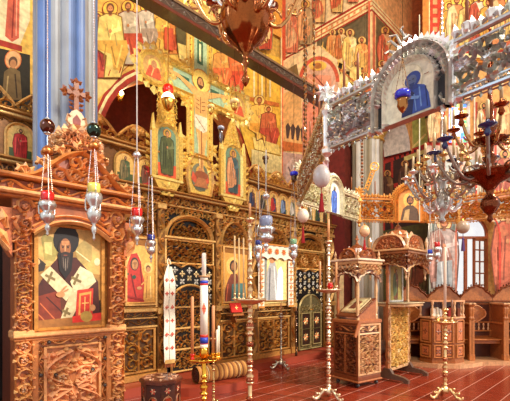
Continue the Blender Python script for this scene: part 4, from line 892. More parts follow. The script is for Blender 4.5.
m = MB(); m.box(KX0, KX1, YK-.06, YK+.12, 1.06, 1.10, W_OR2, .012); m.box(KX0+.01, KX1-.01, YK-.03, YK+.12, 1.03, 1.06, W_OR, .008); part(m, 'ledge')
m = MB(); m.box(a, b, YK+.12, YK+.16, 1.1, 2.2, C(70, 36, 18)); m.box(KX0+.03, KX0+.07, YK+.15, YK+.5, 0, 2.0, W_DK); m.box(KX1-.07, KX1-.03, YK+.15, YK+.5, 0, 2.0, W_DK); part(m, 'back_board')
# curved carved valance below the cornice
m = MB(); n = 24; xm = (KX0+KX1)/2
def vz(x): q = abs(x-xm)/(w/2); return 2.16-.0*q-.15*min(1, q)**2.2
out = [(KX0, 2.34), (KX0, 1.96)]+[(a+(b-a)*k/n, vz(a+(b-a)*k/n)) for k in range(n+1)]+[(KX1, 1.96), (KX1, 2.34)]
m.prism(out, YK-.02, YK+.04, C(156, 84, 40)); m.y0 = YK-.02
m.ridge([(a+(b-a)*k/n, vz(a+(b-a)*k/n)+.01) for k in range(n+1)], .022, .05, W_OR2); m.ridge([(a+(b-a)*k/n, vz(a+(b-a)*k/n)+.07) for k in range(n+1)], .012, .035, W_OR2)
carve(m, KX0+.02, KX1-.02, 2.02, 2.34, YK-.02, .155, .07, W_OR2, C(240, 190, 150), 16, fat=1.2, inside=lambda x, z: z > vz(x)+.12 or abs(x-xm) > w/2)
part(m, 'valance')
# side consoles of the cornice
for sg, x in ((-1, KX0), (1, KX1)):
    m = MB(); m.y0 = YK-.01; xs = [x, x+sg*.05, x+sg*.13, x+sg*.17]; m.prism([(x, 1.80), (x+sg*.06, 1.9), (x+sg*.10, 2.05), (x+sg*.17, 2.24), (x, 2.24)][::sg], YK-.01, YK+.12, C(180, 100, 54))
    m.ridge([(x+sg*.03, 1.86), (x+sg*.10, 1.95), (x+sg*.12, 2.1), (x+sg*.05, 2.15), (x+sg*.04, 2.05)], .02, .05, W_OR2); m.leaf(x+sg*.02, 1.9, PI/2-sg*.6, .2, .05, .05, W_OR2); m.leaf(x+sg*.05, 2.05, PI/2-sg*.2, .18, .04, .05, W_OR2)
    part(m, 'console')
m = MB(); m.box(KX0-.14, KX1+.13, YK-.07, YK+.5, 2.33, 2.36, W_OR, .012); m.box(KX0-.17, KX1+.16, YK-.12, YK+.5, 2.36, 2.40, W_OR2, .014); m.box(KX0-.12, KX1+.11, YK-.04, YK+.5, 2.40, 2.50, C(140, 70, 32), .01)
vine(m, KX0-.1, KX1+.1, 2.40, 2.50, YK-.04, .05, W_OR2, 19, fat=1.4); m.box(KX0-.18, KX1+.17, YK-.13, YK+.5, 2.50, 2.54, W_OR, .014); part(m, 'cornice')
m = MB(); gx = KX1-KX0; xp = xm+.08
def gz(q): return 2.54+.34*(1-abs(q))**1.3+.035*math.sin(abs(q)*PI*2)
out = [(xp-gx*.56, 2.54)]+[(xp+gx*.56*q, gz(q)) for q in [k/12-1 for k in range(25)]]+[(xp+gx*.56, 2.54)]
m.prism(out, YK+.0, YK+.06, C(130, 62, 28)); m.y0 = YK
m.ridge([(xp+gx*.56*q, gz(q)+.01) for q in [k/12-1 for k in range(25)]], .028, .07, W_OR)
carve(m, xp-.42, xp+.42, 2.55, 2.83, YK, .15, .08, W_OR2, C(236, 196, 160), 23, fat=1.3, inside=lambda x, z: z < gz((x-xp)/(gx*.56))-.05)
for q in range(7):
    x_ = xp+(q-3)*.165; z_ = gz((x_-xp)/(gx*.56)); m.y0 = YK+.03; sg = -1 if q < 3 else 1
    m.ridge([(x_+sg*.075*(1-t/9)*math.cos(t*.75), z_+.05+.07*(1-t/9)*math.sin(t*.75)) for t in range(8)], .017, .04, jit(W_OR2, rnd), True)
    for g in (-1, 0, 1): m.leaf(x_, z_+.03, PI/2+g*.7, .12, .03, .03, jit(W_OR2, rnd), True)
part(m, 'pediment')
cx, yy = 1.56, YK+.28
m = MB(); m.lathe([(.24, 2.54), (.24, 2.86), (.28, 2.88), (.31, 2.93), (.29, 2.96), (.25, 2.98)], 8, (cx, yy, 0), C(110, 50, 24))
for k in range(8):
    m.T = Matrix.Translation((cx, yy, 0)) @ Matrix.Rotation(k*PI/4+PI/8, 4, 'Z')
    carve(m, -.10, .10, 2.60, 2.86, -.225, .13, .07, W_OR2, C(240, 210, 180), 31+k, fat=1.3); vine(m, -.11, .11, 2.88, 2.95, -.285, .04, W_OR2, k, fat=1.3); m.y0 = -.23; m.ridge([(-.1, 2.56), (-.1, 2.87)], .02, .05, W_OR)
part(m, 'drum')
m = MB(); m.lathe([(.22, 2.98), (.23, 3.02), (.22, 3.08), (.17, 3.16), (.11, 3.22), (.08, 3.25)], 16, (cx, yy, 0), C(140, 78, 40))
for k in range(12):
    m.T = Matrix.Translation((cx, yy, 0)) @ Matrix.Rotation(k*2*PI/12, 4, 'Z')
    carve(m, -.06, .06, 2.98, 3.10, -.225, .08, .045, C(216, 160, 110), C(236, 200, 160), 300+k, fat=1.6, leaves=5); m.y0 = -.2; m.ridge([(.06, 2.98), (.055, 3.08)], .012, .03, C(206, 140, 86)); m.y0 = -.16; m.leaf(0, 3.10, PI/2, .12, .04, .05, jit(C(216, 160, 110), rnd)); m.y0 = -.2; m.leaf(.05, 3.07, PI/2, .07, .03, .04, jit(C(206, 140, 86), rnd), True)
m.T = Matrix.Identity(4)
for z, r in ((2.985, .235), (3.085, .215)):
    for q in range(28): a_ = q*2*PI/28; m.ball((cx+r*math.cos(a_), yy+r*math.sin(a_), z), .014, C(230, 186, 140), 4)
part(m, 'dome')
m = MB(); T0 = Matrix.Translation((cx, yy, 0))@Matrix.Rotation(-.15, 4, 'Z'); m.T = T0; m.y0 = -.03
m.prism([(-.07, 3.22), (-.10, 3.27), (-.085, 3.34), (-.05, 3.40), (0, 3.43), (.05, 3.40), (.085, 3.34), (.10, 3.27), (.07, 3.22)], -.03, .03, C(226, 184, 140)); m.prism([(-.035, 3.25), (-.04, 3.32), (0, 3.375), (.04, 3.32), (.035, 3.25)], -.036, -.03, C(130, 40, 24))
CC_ = C(150, 78, 30)
for sg in (-1, 1): m.ridge([(sg*.06, 3.25), (sg*.10, 3.29), (sg*.085, 3.36), (sg*.06, 3.34)], .012, .02, C(206, 150, 100))
m.y0 = 0
m.prism([(-.025, 3.4), (-.022, 3.59), (-.09, 3.585), (-.09, 3.635), (-.022, 3.63), (-.025, 3.72), (.025, 3.72), (.022, 3.63), (.09, 3.635), (.09, 3.585), (.022, 3.59), (.025, 3.4)], -.02, .02, CC_)
for (x, z, an) in ((0, 3.71, PI/2), (-.09, 3.61, PI), (.09, 3.61, 0)):
    for g in (-1, 0, 1): m.leaf(x, z, an+g*.95, .075, .026, .025, CC_, True); m.ball((x+.03*math.cos(an+g*.95), 0, z+.03*math.sin(an+g*.95)), .016, CC_, 6)
for g in range(4): m.leaf(0, 3.61, PI/4+g*PI/2, .11, .026, .03, CC_, True); m.leaf(0, 3.61, g*PI/2+.35, .08, .018, .03, CC_, True); m.leaf(0, 3.61, g*PI/2-.35, .08, .018, .03, CC_, True)
for sg in (-1, 1):
    for z in (3.43, 3.48, 3.53): m.leaf(sg*.02, z, PI/2-sg*1.1, .065, .02, .02, CC_, True)
part(m, 'cross_finial'); settle(t)
# the painted bishop inside
t = thing('icon', 'large icon of a bearded bishop with white stole and red book, inside the near shrine', 'icon', (xm, YK+.1, 1.1))
m = MB(); m.box(a+.0, b-.0, YK+.08, YK+.11, 1.1, 2.18, C(170, 110, 44)); frame(m, a+.035, b-.035, 1.10, 2.16, YK+.08, .035, .025, C(196, 134, 60)); m.build('frame', 'gilt', t)
YP = YK+.079; P = Paint(lambda u, v: onY(u, 215+(v-215)*1.09, YP), (0, -1, 0), .0003)
P.poly([(33, 215), (104, 220), (104, 316), (33, 321)], C(160, 116, 54)); P.poly([(33, 296), (104, 293), (104, 316), (33, 321)], C(40, 26, 18))
P.poly([(37, 225), (60, 226), (60, 262), (38, 262)], C(206, 164, 90)); P.poly([(76, 226), (103, 228), (103, 270), (80, 268)], C(200, 156, 84))
P.poly([(41, 236), (44, 232), (54, 236), (58, 248), (54, 258), (44, 256)], C(156, 140, 70)); P.poly([(44, 240), (52, 240), (52, 252), (45, 250)], C(214, 186, 110)); P.poly([(32, 256), (38, 254), (46, 260), (44, 266), (34, 268)], C(50, 34, 26)); P.ell(37, 258, 3, 3, C(206, 170, 110))
P.poly([(74, 246), (84, 238), (92, 244), (92, 256), (80, 262)], C(166, 140, 76)); P.line([(76, 248), (90, 258)], 1, C(230, 206, 150)); P.ell(97, 258, 3, 3.5, C(226, 200, 150))
P.ell(66, 238, 13, 14, C(20, 12, 8)); P.ell(66, 236, 12, 11, C(30, 18, 10))
P.poly([(50, 262), (58, 254), (76, 254), (84, 262), (98, 276), (100, 316), (36, 318), (38, 280)], C(70, 24, 14)); P.poly([(36, 290), (60, 284), (66, 318), (36, 319)], C(120, 44, 22)); P.poly([(60, 286), (80, 280), (78, 316), (62, 317)], C(90, 40, 20)); P.line([(40, 296), (56, 312)], 1.2, C(190, 96, 50)); P.line([(38, 306), (50, 317)], 1, C(200, 110, 60)); P.line([(46, 290), (64, 306)], 1, C(50, 16, 10))
P.poly([(40, 270), (50, 262), (74, 284), (66, 294)], C(214, 192, 144)); P.poly([(72, 284), (78, 264), (96, 276), (84, 286), (80, 296), (66, 318), (58, 316), (66, 296)], C(206, 184, 136)); P.poly([(80, 262), (92, 268), (96, 276), (74, 286), (70, 276)], C(216, 196, 150))
for (x, y, s) in ((50, 272, 5), (76, 274, 5), (66, 304, 4)):
    P.line([(x-s, y-s*.4), (x+s, y+s*.5)], 2.4, C(120, 100, 56)); P.line([(x+s*.4, y-s), (x-s*.5, y+s)], 2.4, C(120, 100, 56))
P.poly([(77, 284), (93, 282), (92, 308), (75, 310)], C(196, 50, 30)); P.poly([(79, 287), (91, 285), (90, 306), (78, 307)], C(226, 150, 70)); P.poly([(80.5, 289), (89.5, 287.5), (89, 304), (80, 305)], C(196, 50, 30)); P.line([(84.7, 290), (84.3, 303)], 1, C(230, 170, 90)); P.line([(81.5, 296), (88.5, 295.5)], 1, C(230, 170, 90))
P.poly([(36, 312), (103, 306), (103, 315), (36, 320)], C(150, 96, 40)); P.poly([(72, 308), (104, 304), (104, 311), (72, 314)], C(206, 40, 24)); P.ell(86, 308, 6, 5, C(176, 140, 60))
P.ell(65, 246, 7.4, 10.5, C(40, 22, 14)); P.poly([(57, 250), (73, 250), (71, 266), (65, 274), (59, 266)], C(26, 16, 12)); P.ell(65, 245, 5.4, 8.5, C(150, 92, 52)); P.poly([(61, 239), (69, 239), (68, 243), (62, 243)], C(190, 126, 76)); P.line([(65, 242), (64.6, 248.5)], 1.1, C(206, 146, 96)); P.line([(61, 243.4), (63.6, 243.8)], 1, DK); P.line([(66.4, 243.8), (69, 243.4)], 1, DK); P.ell(62.4, 245, 1, .6, C(20, 12, 8), 8); P.ell(67.6, 245, 1, .6, C(20, 12, 8), 8)
P.poly([(60, 250), (65, 248.6), (70, 250), (69, 262), (65, 268), (61, 262)], C(46, 32, 26)); P.line([(63.2, 252), (66.8, 252)], .8, C(130, 60, 40)); P.line([(62.5, 254), (63.5, 264)], .6, C(120, 104, 90)); P.line([(67.5, 254), (66.5, 264)], .6, C(120, 104, 90)); P.line([(65, 255), (65, 266)], .5, C(150, 134, 116))
P.ell(60, 288, 4.5, 2.6, SKIN); P.line([(60, 286), (66, 280)], 1.6, SKIN); P.line([(62, 286), (68, 283)], 1.2, SKIN); P.ell(92, 300, 3, 3, SKIN)
P.line([(33.5, 224), (104, 226)], .8, C(230, 190, 110)); P.build('painting', 'paint', t); settle(t)

# ================================================================== TWO CANOPIED STANDS at the middle right
def canopy(m_add, x0, x1, y0, y1, zb, zt, ca, cb, seed, T, root):
    """scalloped carved valance on four sides and a small cornice"""
    m = MB(T); m.box(x0-.02, x1+.02, y0-.02, y1+.02, zt-.05, zt, ca, .01); m.box(x0-.045, x1+.045, y0-.045, y1+.045, zt, zt+.035, cb, .01); root_('cornice', m, root)
    for k, (w_, TT) in enumerate(((x1-x0, Matrix.Translation((x0, y0, 0))), (y1-y0, Matrix.Translation((x1, y0, 0)) @ Matrix.Rotation(PI/2, 4, 'Z')), (x1-x0, Matrix.Translation((x1, y1, 0)) @ Matrix.Rotation(PI, 4, 'Z')), (y1-y0, Matrix.Translation((x0, y1, 0)) @ Matrix.Rotation(-PI/2, 4, 'Z')))):
        m = MB(T @ TT); n = 16
        def vz_(x): q = x/w_; return zb+.13*abs(math.sin(q*PI*1.0))**.7+.025*abs(math.sin(q*PI*5))
        out = [(0, zt-.04)]+[(w_*i/n, vz_(w_*i/n)) for i in range(n+1)]+[(w_, zt-.04)]
        m.prism(out, 0, .02, C(104, 48, 22)); m.y0 = 0
        m.ridge([(w_*i/n, vz_(w_*i/n)+.005) for i in range(n+1)], .013, .03, cb)
        carve(m, .01, w_-.01, zb+.04, zt-.05, 0, .09, .035, ca, cb, seed+k, fat=1.35, inside=lambda x, z: z > vz_(x)+.03); root_('valance', m, root)
def root_(name, m, root, mt='wood', sm=False): return m.build(name, mt, root, sm)
RD, RD2, CW = C(118, 58, 26), C(162, 92, 48), C(206, 160, 112)
def shrineA():
    T = Matrix.Translation((5.22, 3.01, 0)) @ Matrix.Rotation(math.radians(-10), 4, 'Z'); w, d = .54, .50
    t = thing('icon_shrine', 'reddish carved canopy stand on casters, behind the tall candlestick with clawed feet', 'icon shrine', (5.48, 3.2, 0), math.radians(-10))
    for (x, y) in ((.05, .05), (w-.05, .05), (.05, d-.05), (w-.05, d-.05)):
        m = MB(T); m.box(x-.02, x+.02, y-.02, y+.02, .05, .11, C(60, 50, 44)); m.ball((x, y, .033), .033, C(50, 46, 44), 8); root_('caster', m, t, 'wood', True)
        m = MB(T); pr = [(.026, 1.04), (.026, 1.10), (.018, 1.12), (.028, 1.2), (.02, 1.35), (.026, 1.5), (.018, 1.62), (.03, 1.70), (.02, 1.74), (.026, 1.78), (.026, 1.92)]
        m.lathe(pr, 10, (x, y, 0), RD2 if y > .2 else CW, 5, .12); root_('post', m, t)  # front posts paler than the rear ones: lit side put into the colour
    m = MB(T); m.box(0, w, 0, d, .10, .18, RD, .015); m.box(-.02, w+.02, -.02, d+.02, .08, .11, RD2, .01); m.box(.02, w-.02, .02, d-.02, .18, .98, C(90, 38, 18)); m.box(-.015, w+.015, -.015, d+.015, .98, 1.04, RD2, .012)
    m.y0 = 0; root_('plinth', m, t)
    for k, (w_, TT) in enumerate(((w, Matrix.Identity(4)), (d, Matrix.Translation((w, 0, 0)) @ Matrix.Rotation(PI/2, 4, 'Z')), (d, Matrix.Translation((0, d, 0)) @ Matrix.Rotation(-PI/2, 4, 'Z')))):
        m = MB(T @ TT); ca, cb = (C(196, 146, 100), C(226, 186, 140)) if k == 0 else (RD, RD2)  # front panel paler than the sides: the light on it is painted in
        frame(m, .0, w_, .18, .98, .02, .04, .025, ca); carve(m, .045, w_-.045, .22, .80, .02, .125, .04, ca, cb, 60+k*3, fat=1.35, leaves=5); vine(m, .04, w_-.04, .84, .95, .02, .035, cb, 5+k, fat=1.4); m.box(.04, w_-.04, -.005, .02, .81, .835, cb, .005)
        if k: m.box(w_/2-.02, w_/2+.02, -.01, .02, .2, .8, RD2, .006)
        root_('carved_panel', m, t)
    # slanted reading desk with sides and small icon
    m = MB(T); s0 = [(.03, 1.04), (.03, 1.32), (.30, 1.10), (.30, 1.04)]
    for y in (.03, d-.06): m.prism([(.04, 1.04), (.04, 1.10), (.42, 1.34), (.46, 1.34), (.46, 1.04)], y, y+.03, RD2)
    m.add([(.02, .02, 1.10), (.46, .02, 1.37), (.46, d-.02, 1.37), (.02, d-.02, 1.10), (.02, .02, 1.075), (.46, .02, 1.345), (.46, d-.02, 1.345), (.02, d-.02, 1.075)], [(3, 2, 1, 0), (4, 5, 6, 7), (0, 1, 5, 4), (1, 2, 6, 5), (2, 3, 7, 6), (3, 0, 4, 7)], RD)
    root_('sloped_desk', m, t)
    for sgn in (-1, 1):
        m = MB(T @ Matrix.Translation((0, d if sgn > 0 else 0, 0)) @ Matrix.Rotation(-PI/2, 4, 'Z')) if False else MB(T)
        y = -.02 if sgn < 0 else d+.0
        m.prism([(.0, 1.04), (-.10, .80), (-.06, .78), (.06, 1.0)], y, y+.02, RD2); root_('brace', m, t)
    canopy(None, .0, w, .0, d, 1.62, 1.95, CW, C(226, 200, 170), 80, T, t)
    m = MB(T); cx, cy = w/2, d/2
    for k in range(4):
        m.T = T @ Matrix.Translation((cx, cy, 0)) @ Matrix.Rotation(k*PI/2, 4, 'Z'); m.y0 = -.2
        ap = [(-.17, 1.985)]+[(-.17*math.cos(q*PI/10), 1.985+.16*math.sin(q*PI/10)) for q in range(11)]+[(.17, 1.985)]
        m.prism(ap, -.2, -.17, RD); m.ridge(ap[1:-1], .02, .04, RD2)
        for g in range(5): m.leaf(0, 2.04, g*PI/4, .12, .03, .03, RD2)
        m.y0 = -.18
        for g in range(7): an = g*PI/6; m.leaf(.17*math.cos(an), 1.985+.16*math.sin(an), an, .05, .018, .02, RD2, True)
    m.T = T; m.lathe([(.17, 1.985), (.17, 2.08), (.14, 2.16), (.07, 2.21), (.03, 2.23)], 12, (cx, cy, 0), RD)
    root_('dome', m, t)
    m = MB(T @ Matrix.Translation((cx, cy, 0))); m.y0 = 0; m.lathe([(.02, 2.22), (.03, 2.24), (.012, 2.26)], 8, col=RD2); m.box(-.008, .008, -.008, .008, 2.24, 2.38, RD2); m.box(-.04, .04, -.008, .008, 2.31, 2.327, RD2)
    for g in range(4): m.leaf(0, 2.32, g*PI/2+PI/4, .035, .01, .015, RD2, True)
    root_('cross_finial', m, t)
    for (x, y) in ((0.02, 0.02), (w-.02, .02), (.02, d-.02), (w-.02, d-.02)):
        m = MB(T); m.lathe([(.025, 1.985), (.03, 2.0), (.012, 2.03), (.022, 2.06), (.004, 2.12)], 8, (x, y, 0), CW); root_('finial', m, t)
    settle(t)
    return T
TA = shrineA()
t = thing('icon', 'small gold icon lying on the sloped desk of the reddish canopy stand', 'icon', TA @ Vector((.24, .25, 1.25)), math.radians(-10))
m = MB(TA); 
def sl(x): return 1.105+(x-.02)*.27/.44
m.add([(x, y, sl(x)+dz) for dz in (.004, .024) for (x, y) in ((.08, .09), (.42, .09), (.42, .41), (.08, .41))], [(3, 2, 1, 0), (4, 5, 6, 7), (0, 1, 5, 4), (1, 2, 6, 5), (2, 3, 7, 6), (3, 0, 4, 7)], C(214, 190, 140)); m.build('board', 'gilt', t)
m = MB(TA); m.add([(x, y, sl(x)+.0255) for (x, y) in ((.11, .12), (.39, .12), (.39, .38), (.11, .38))], [(0, 1, 2, 3)], C(226, 206, 150)); m.add([(x, y, sl(x)+.0262) for (x, y) in ((.14, .2), (.32, .17), (.34, .31), (.14, .32))], [(0, 1, 2, 3)], C(120, 60, 40)); m.build('painting', 'paint', t); settle(t)

def shrineB():
    T = Matrix.Translation((6.08, 2.96, 0)); w = .78
    t = thing('icon_shrine', 'carved stand with pierced gilt panel, domed canopy and wide wooden feet, near the stalls', 'icon shrine', (6.47, 2.96, 0))
    for x in (.0, w):
        m = MB(T); m.prism([(-.36, 0), (-.36, .05), (-.28, .09), (-.10, .12), (-.05, .2), (.05, .2), (.10, .12), (.28, .09), (.36, .05), (.36, 0), (.3, 0), (.26, .03), (-.26, .03), (-.3, 0)], -.035, .035, C(96, 70, 54)); m.v = [T @ (Matrix.Translation((x, 0, 0)) @ Matrix.Rotation(PI/2, 4, 'Z')) @ (T.inverted() @ v) for v in m.v]; root_('foot', m, t)
        m = MB(T); pr = [(.03, .2), (.03, .3), (.022, .33), (.034, .4), (.024, .6), (.034, .8), (.022, 1.0), (.034, 1.2), (.024, 1.26), (.03, 1.3), (.02, 1.34), (.026, 1.55), (.02, 1.72), (.034, 1.78), (.026, 1.84), (.03, 2.14)]
        m.lathe(pr, 10, (x, 0, 0), CW if x else RD2, 5, .15); m.y0 = -.03; vine(m, x-.03, x+.03, .25, 1.25, -.02, .03, CW, 9); root_('post', m, t)
    m = MB(T); m.box(.03, w-.03, -.012, .012, .16, 1.24, C(70, 50, 24)); frame(m, .03, w-.03, .16, 1.24, -.012, .035, .02, CW); carve(m, .07, w-.07, .2, 1.2, -.012, .14, .045, C(214, 170, 90), C(240, 210, 140), 91, fat=1.3, leaves=6)
    for k in range(5): m.y0 = -.012; m.leaf(w/2, .3+k*.18, PI/2, .14, .035, .07, C(236, 196, 110))
    m.box(.0, w, -.03, .03, .14, .18, CW, .01); m.box(.0, w, -.04, .04, 1.24, 1.29, C(220, 196, 150), .01); root_('pierced_panel', m, t)
    m = MB(T); m.box(-.02, w+.02, -.30, .26, 1.27, 1.29, C(200, 180, 140), .008); m.box(.0, w, -.28, .24, 1.22, 1.27, CW, .01); root_('desk', m, t)
    for (x, y) in ((.0, -.31), (w, -.31), (.0, .31), (w, .31)):
        m = MB(T); m.lathe([(.004, 1.66), (.02, 1.7), (.01, 1.74), (.03, 1.80), (.03, 1.9)], 8, (x, y, 0), CW); root_('pendant', m, t)
    canopy(None, -.03, w+.03, -.35, .33, 1.78, 2.14, C(140, 80, 40), C(206, 160, 112), 120, T, t)
    cx, cy = w/2, 0; m = MB(T)
    for k in range(4):
        hw, yy = (.34, -.28) if k % 2 == 0 else (.28, -.34)
        m.T = T @ Matrix.Translation((cx, cy, 0)) @ Matrix.Rotation(k*PI/2, 4, 'Z'); m.y0 = yy
        ap = [(-hw, 2.175)]+[(-hw*math.cos(q*PI/12), 2.175+.04*math.sin(q*PI/6)**2+.24*math.sin(q*PI/12)**1.5) for q in range(13)]+[(hw, 2.175)]
        m.prism(ap, yy, yy+.03, C(150, 76, 40)); m.ridge(ap[1:-1], .022, .04, C(206, 160, 116)); carve(m, -hw*.8, hw*.8, 2.18, 2.38, yy, .11, .035, C(190, 120, 74), C(226, 190, 150), 140+k, fat=1.3, inside=lambda x, z: z-2.175 < .2*(1-(x/hw)**2))
    m.T = T; m.lathe([(.24, 2.175), (.24, 2.36), (.26, 2.38), (.22, 2.44), (.13, 2.52), (.06, 2.55), (.05, 2.6)], 12, (cx, cy, 0), C(170, 100, 60))
    for k in range(12):
        m.T = T @ Matrix.Translation((cx, cy, 0)) @ Matrix.Rotation(k*PI/6, 4, 'Z'); m.y0 = -.22; m.leaf(0, 2.38, PI/2, .12, .045, .04, jit(C(216, 160, 110), rnd))
    root_('dome', m, t)
    m = MB(T @ Matrix.Translation((cx, cy, 0))); m.y0 = 0; m.ball((0, 0, 2.6), .035, C(216, 160, 100), 8); m.box(-.012, .012, -.01, .01, 2.62, 2.8, C(216, 160, 100)); m.box(-.06, .06, -.01, .01, 2.70, 2.725, C(216, 160, 100)); root_('cross_finial', m, t)
    for (x, y) in ((-.02, -.33), (w+.02, -.33), (-.02, .31), (w+.02, .31)):
        m = MB(T); m.lathe([(.035, 2.175), (.04, 2.2), (.015, 2.23), (.03, 2.28), (.036, 2.33), (.005, 2.42)], 8, (x, y, 0), CW); root_('finial', m, t)
    settle(t)
shrineB()
t = thing('icon', 'tall framed icon with pale mount standing on the desk of the gilt-panelled canopy stand', 'icon', (6.5, 3.0, 1.29))
m = MB(); m.box(6.2, 6.74, 3.0, 3.03, 1.29, 1.95, C(120, 90, 50)); frame(m, 6.2, 6.74, 1.29, 1.95, 3.0, .035, .015, C(196, 190, 180)); m.build('frame', 'gilt', t)
Q = Paint(lambda u, v: Vector((6.47+u, 2.999, 1.92-v)), (0, -1, 0)); Q.rect(-.23, 0, .23, .6, C(150, 130, 60)); saint(Q, 0, .03, .56, C(110, 60, 30), C(80, 90, 50)); Q.build('painting', 'paint', t); settle(t)

# ================================================================== CANDLE STANDS
def candle(root, x, y, z0, h, r, col, name='candle', stripes=None, flame=False):
    m = MB(); m.lathe([(r, z0), (r, z0+h*.985), (r*.6, z0+h)], 12, (x, y, 0), col)
    c = m.build(name, 'wax', root, True)
    m = MB(); m.tube([(x, y, z0+h), (x+.002, y, z0+h+.015)], .0018, 5, C(40, 30, 24)); m.build('wick', 'wax', c)
    return c
def baluster(z0, z1, r, knots, n=60, seed=0):
    """turned shaft profile with rings and swellings"""
    rnd = random.Random(seed); pr = []; H = z1-z0
    for k in range(knots):
        a, b = z0+H*k/knots, z0+H*(k+1)/knots; h = b-a; R = r*rnd.uniform(1.5, 2.2)
        if k % 3 == 2: pr += [(r, a), (r*1.5, a+h*.06), (r*1.5, a+h*.12), (r, a+h*.18), (r*1.05, a+h*.9)]
        else: pr += [(r*.75, a), (R, a+h*.08), (R, a+h*.14), (r*.8, a+h*.2), (R*.85, a+h*.4), (R*.95, a+h*.52), (r*.7, a+h*.72), (r*1.5, a+h*.8), (r*1.5, a+h*.86), (r*.8, a+h*.92)]
    return pr+[(r, z1)]
CD = C(196, 122, 58); CP = C(226, 160, 100)
def tripod(t, x, y, col, s=1.0, h=.13):
    for k in range(3):
        a = k*2*PI/3+.5; c, q = math.cos(a), math.sin(a)
        P_ = [(x+c*r*s, y+q*r*s, z) for r, z in ((.02, h), (.07, h*1.05), (.12, h*.62), (.15, h*.3), (.19, .035), (.215, .03), (.23, .05), (.22, .068))]
        m = MB(); m.tube(P_, [.03*s, .026*s, .022*s, .022*s, .026*s, .018*s, .012*s, .008*s], 8, col); m.ball((x+c*.19*s, y+q*.19*s, .028), .03*s, col, 8)
        m.y0 = 0
        m.T = Matrix.Translation((x, y, 0)) @ Matrix.Rotation(a, 4, 'Z')
        for (lx, lz, an) in ((.08, h, .6), (.11, h*.7, .2), (.15, .07, .9)): m.leaf(lx*s, lz, an, .07*s, .022*s, .03*s, col, True)
        m.build('foot', MT_, t, True)
MT_ = 'silver'
def stand(x, y, ztray, rtray, shaft_r, knots, col, colk, label, mt, group=None, candles=(), top=None, seed=0, s=1.0, feet=True, lobes=6, name='candle_stand', twotone=None):
    global MT_; MT_ = mt
    t = thing(name, label, 'candle stand', (x, y, 0))
    if feet: tripod(t, x, y, col, s)
    m = MB(); pr = [(.05*s, .08), (.06*s, .11), (.05*s, .14), (.03*s, .17)]+baluster(.18, ztray-.03, shaft_r, knots, seed=seed)
    m.lathe(pr, 14, (x, y, 0), col)
    sh = m.build('shaft', mt, t, True)
    if twotone:
        for k in range(twotone):
            z = .3+(ztray-.4)*k/twotone; m = MB(); m.lathe([(shaft_r*.9, z), (shaft_r*1.85, z+.015), (shaft_r*1.85, z+.04), (shaft_r*.9, z+.055)], 14, (x, y, 0), colk); m.build('collar', 'copper', t, True)
    m = MB(); n = 36
    pr = [(shaft_r*1.2, ztray-.05), (rtray*.5, ztray-.035), (rtray, ztray-.008), (rtray*1.03, ztray+.012), (rtray*.96, ztray+.012), (rtray*.9, ztray-.002), (.01, ztray-.002)]
    m.lathe(pr, n, (x, y, 0), col, lobes, .05); m.build('tray', mt, t, True)
    for (dx, dy, r, h, cc, hold) in candles:
        cx, cy = x+dx, y+dy
        m = MB(); m.lathe([(.022, ztray), (.026, ztray+.01), (r*.9, ztray+.02), (r*1.1, ztray+.035), (r*1.6, ztray+.05), (r*1.5, ztray+.06)], 12, (cx, cy, 0), hold[0] if hold else col); m.build('candle_cup', hold[1] if hold else mt, t, True)
        c = candle(t, cx, cy, ztray+.052, h, r, cc)
    if top:
        zt, rr, ch, cc = top
        m = MB(); m.lathe(baluster(ztray, zt-.04, shaft_r*.9, max(1, int((zt-ztray)/.16)), seed=seed+3)+[(shaft_r*2.2, zt-.02), (shaft_r*2.5, zt), (rr, zt+.005)], 14, (x, y, 0), col); m.build('upper_shaft', mt, t, True)
        candle(t, x, y, zt, ch, rr, cc)
    return t
CREAM = C(232, 206, 164); HON = C(206, 142, 88)
# S2: tall stand by the reddish shrine
p = onD(328.5, 290, 5.25); x, y = p.x, p.y
t = stand(x, y, 1.50, .16, .022, 9, C(222, 196, 160), C(176, 96, 56), 'tall silver and copper candlestick with clawed feet left of the reddish canopy stand', 'silver',
          candles=((-.082, .082, .014, .34, HON, None), (.075, -.075, .014, .33, HON, None), (-.08, -.08, .03, .045, C(206, 30, 24), (C(206, 30, 24), 'glass'))), top=(2.17, .017, .30, HON), seed=4, s=1.0, twotone=5); settle(t)
# S1: near tall stand, base below the picture
p = onD(250, 290, 3.55); x, y = p.x, p.y
t = stand(x, y, 1.41, .145, .019, 8, C(214, 176, 130), C(160, 80, 46), 'tall slim silver candlestick standing nearest in the middle, its foot below the picture', 'silver',
          candles=((-.042, .042, .008, .52, C(230, 190, 130), None), (-.072, .072, .008, .52, C(230, 190, 130), None), (-.1, .1, .008, .54, C(230, 190, 130), None), (.075, -.06, .008, .42, HON, None)), top=(2.16, .012, .14, HON), seed=9, s=1.1, twotone=6); settle(t)
# S3: right stand
p = onD(445, 290, 5.3); x, y = p.x, p.y
t = stand(x, y, 1.06, .15, .02, 5, C(226, 186, 130), C(186, 110, 70), 'shorter brass candlestick standing before the panelled lectern', 'silver',
          candles=((.09, -.06, .013, .25, C(130, 80, 50), None), (-.08, .07, .024, .05, C(214, 196, 160), None)), top=(1.24, .018, .85, C(236, 214, 190)), seed=14, s=1.0, twotone=3); settle(t)
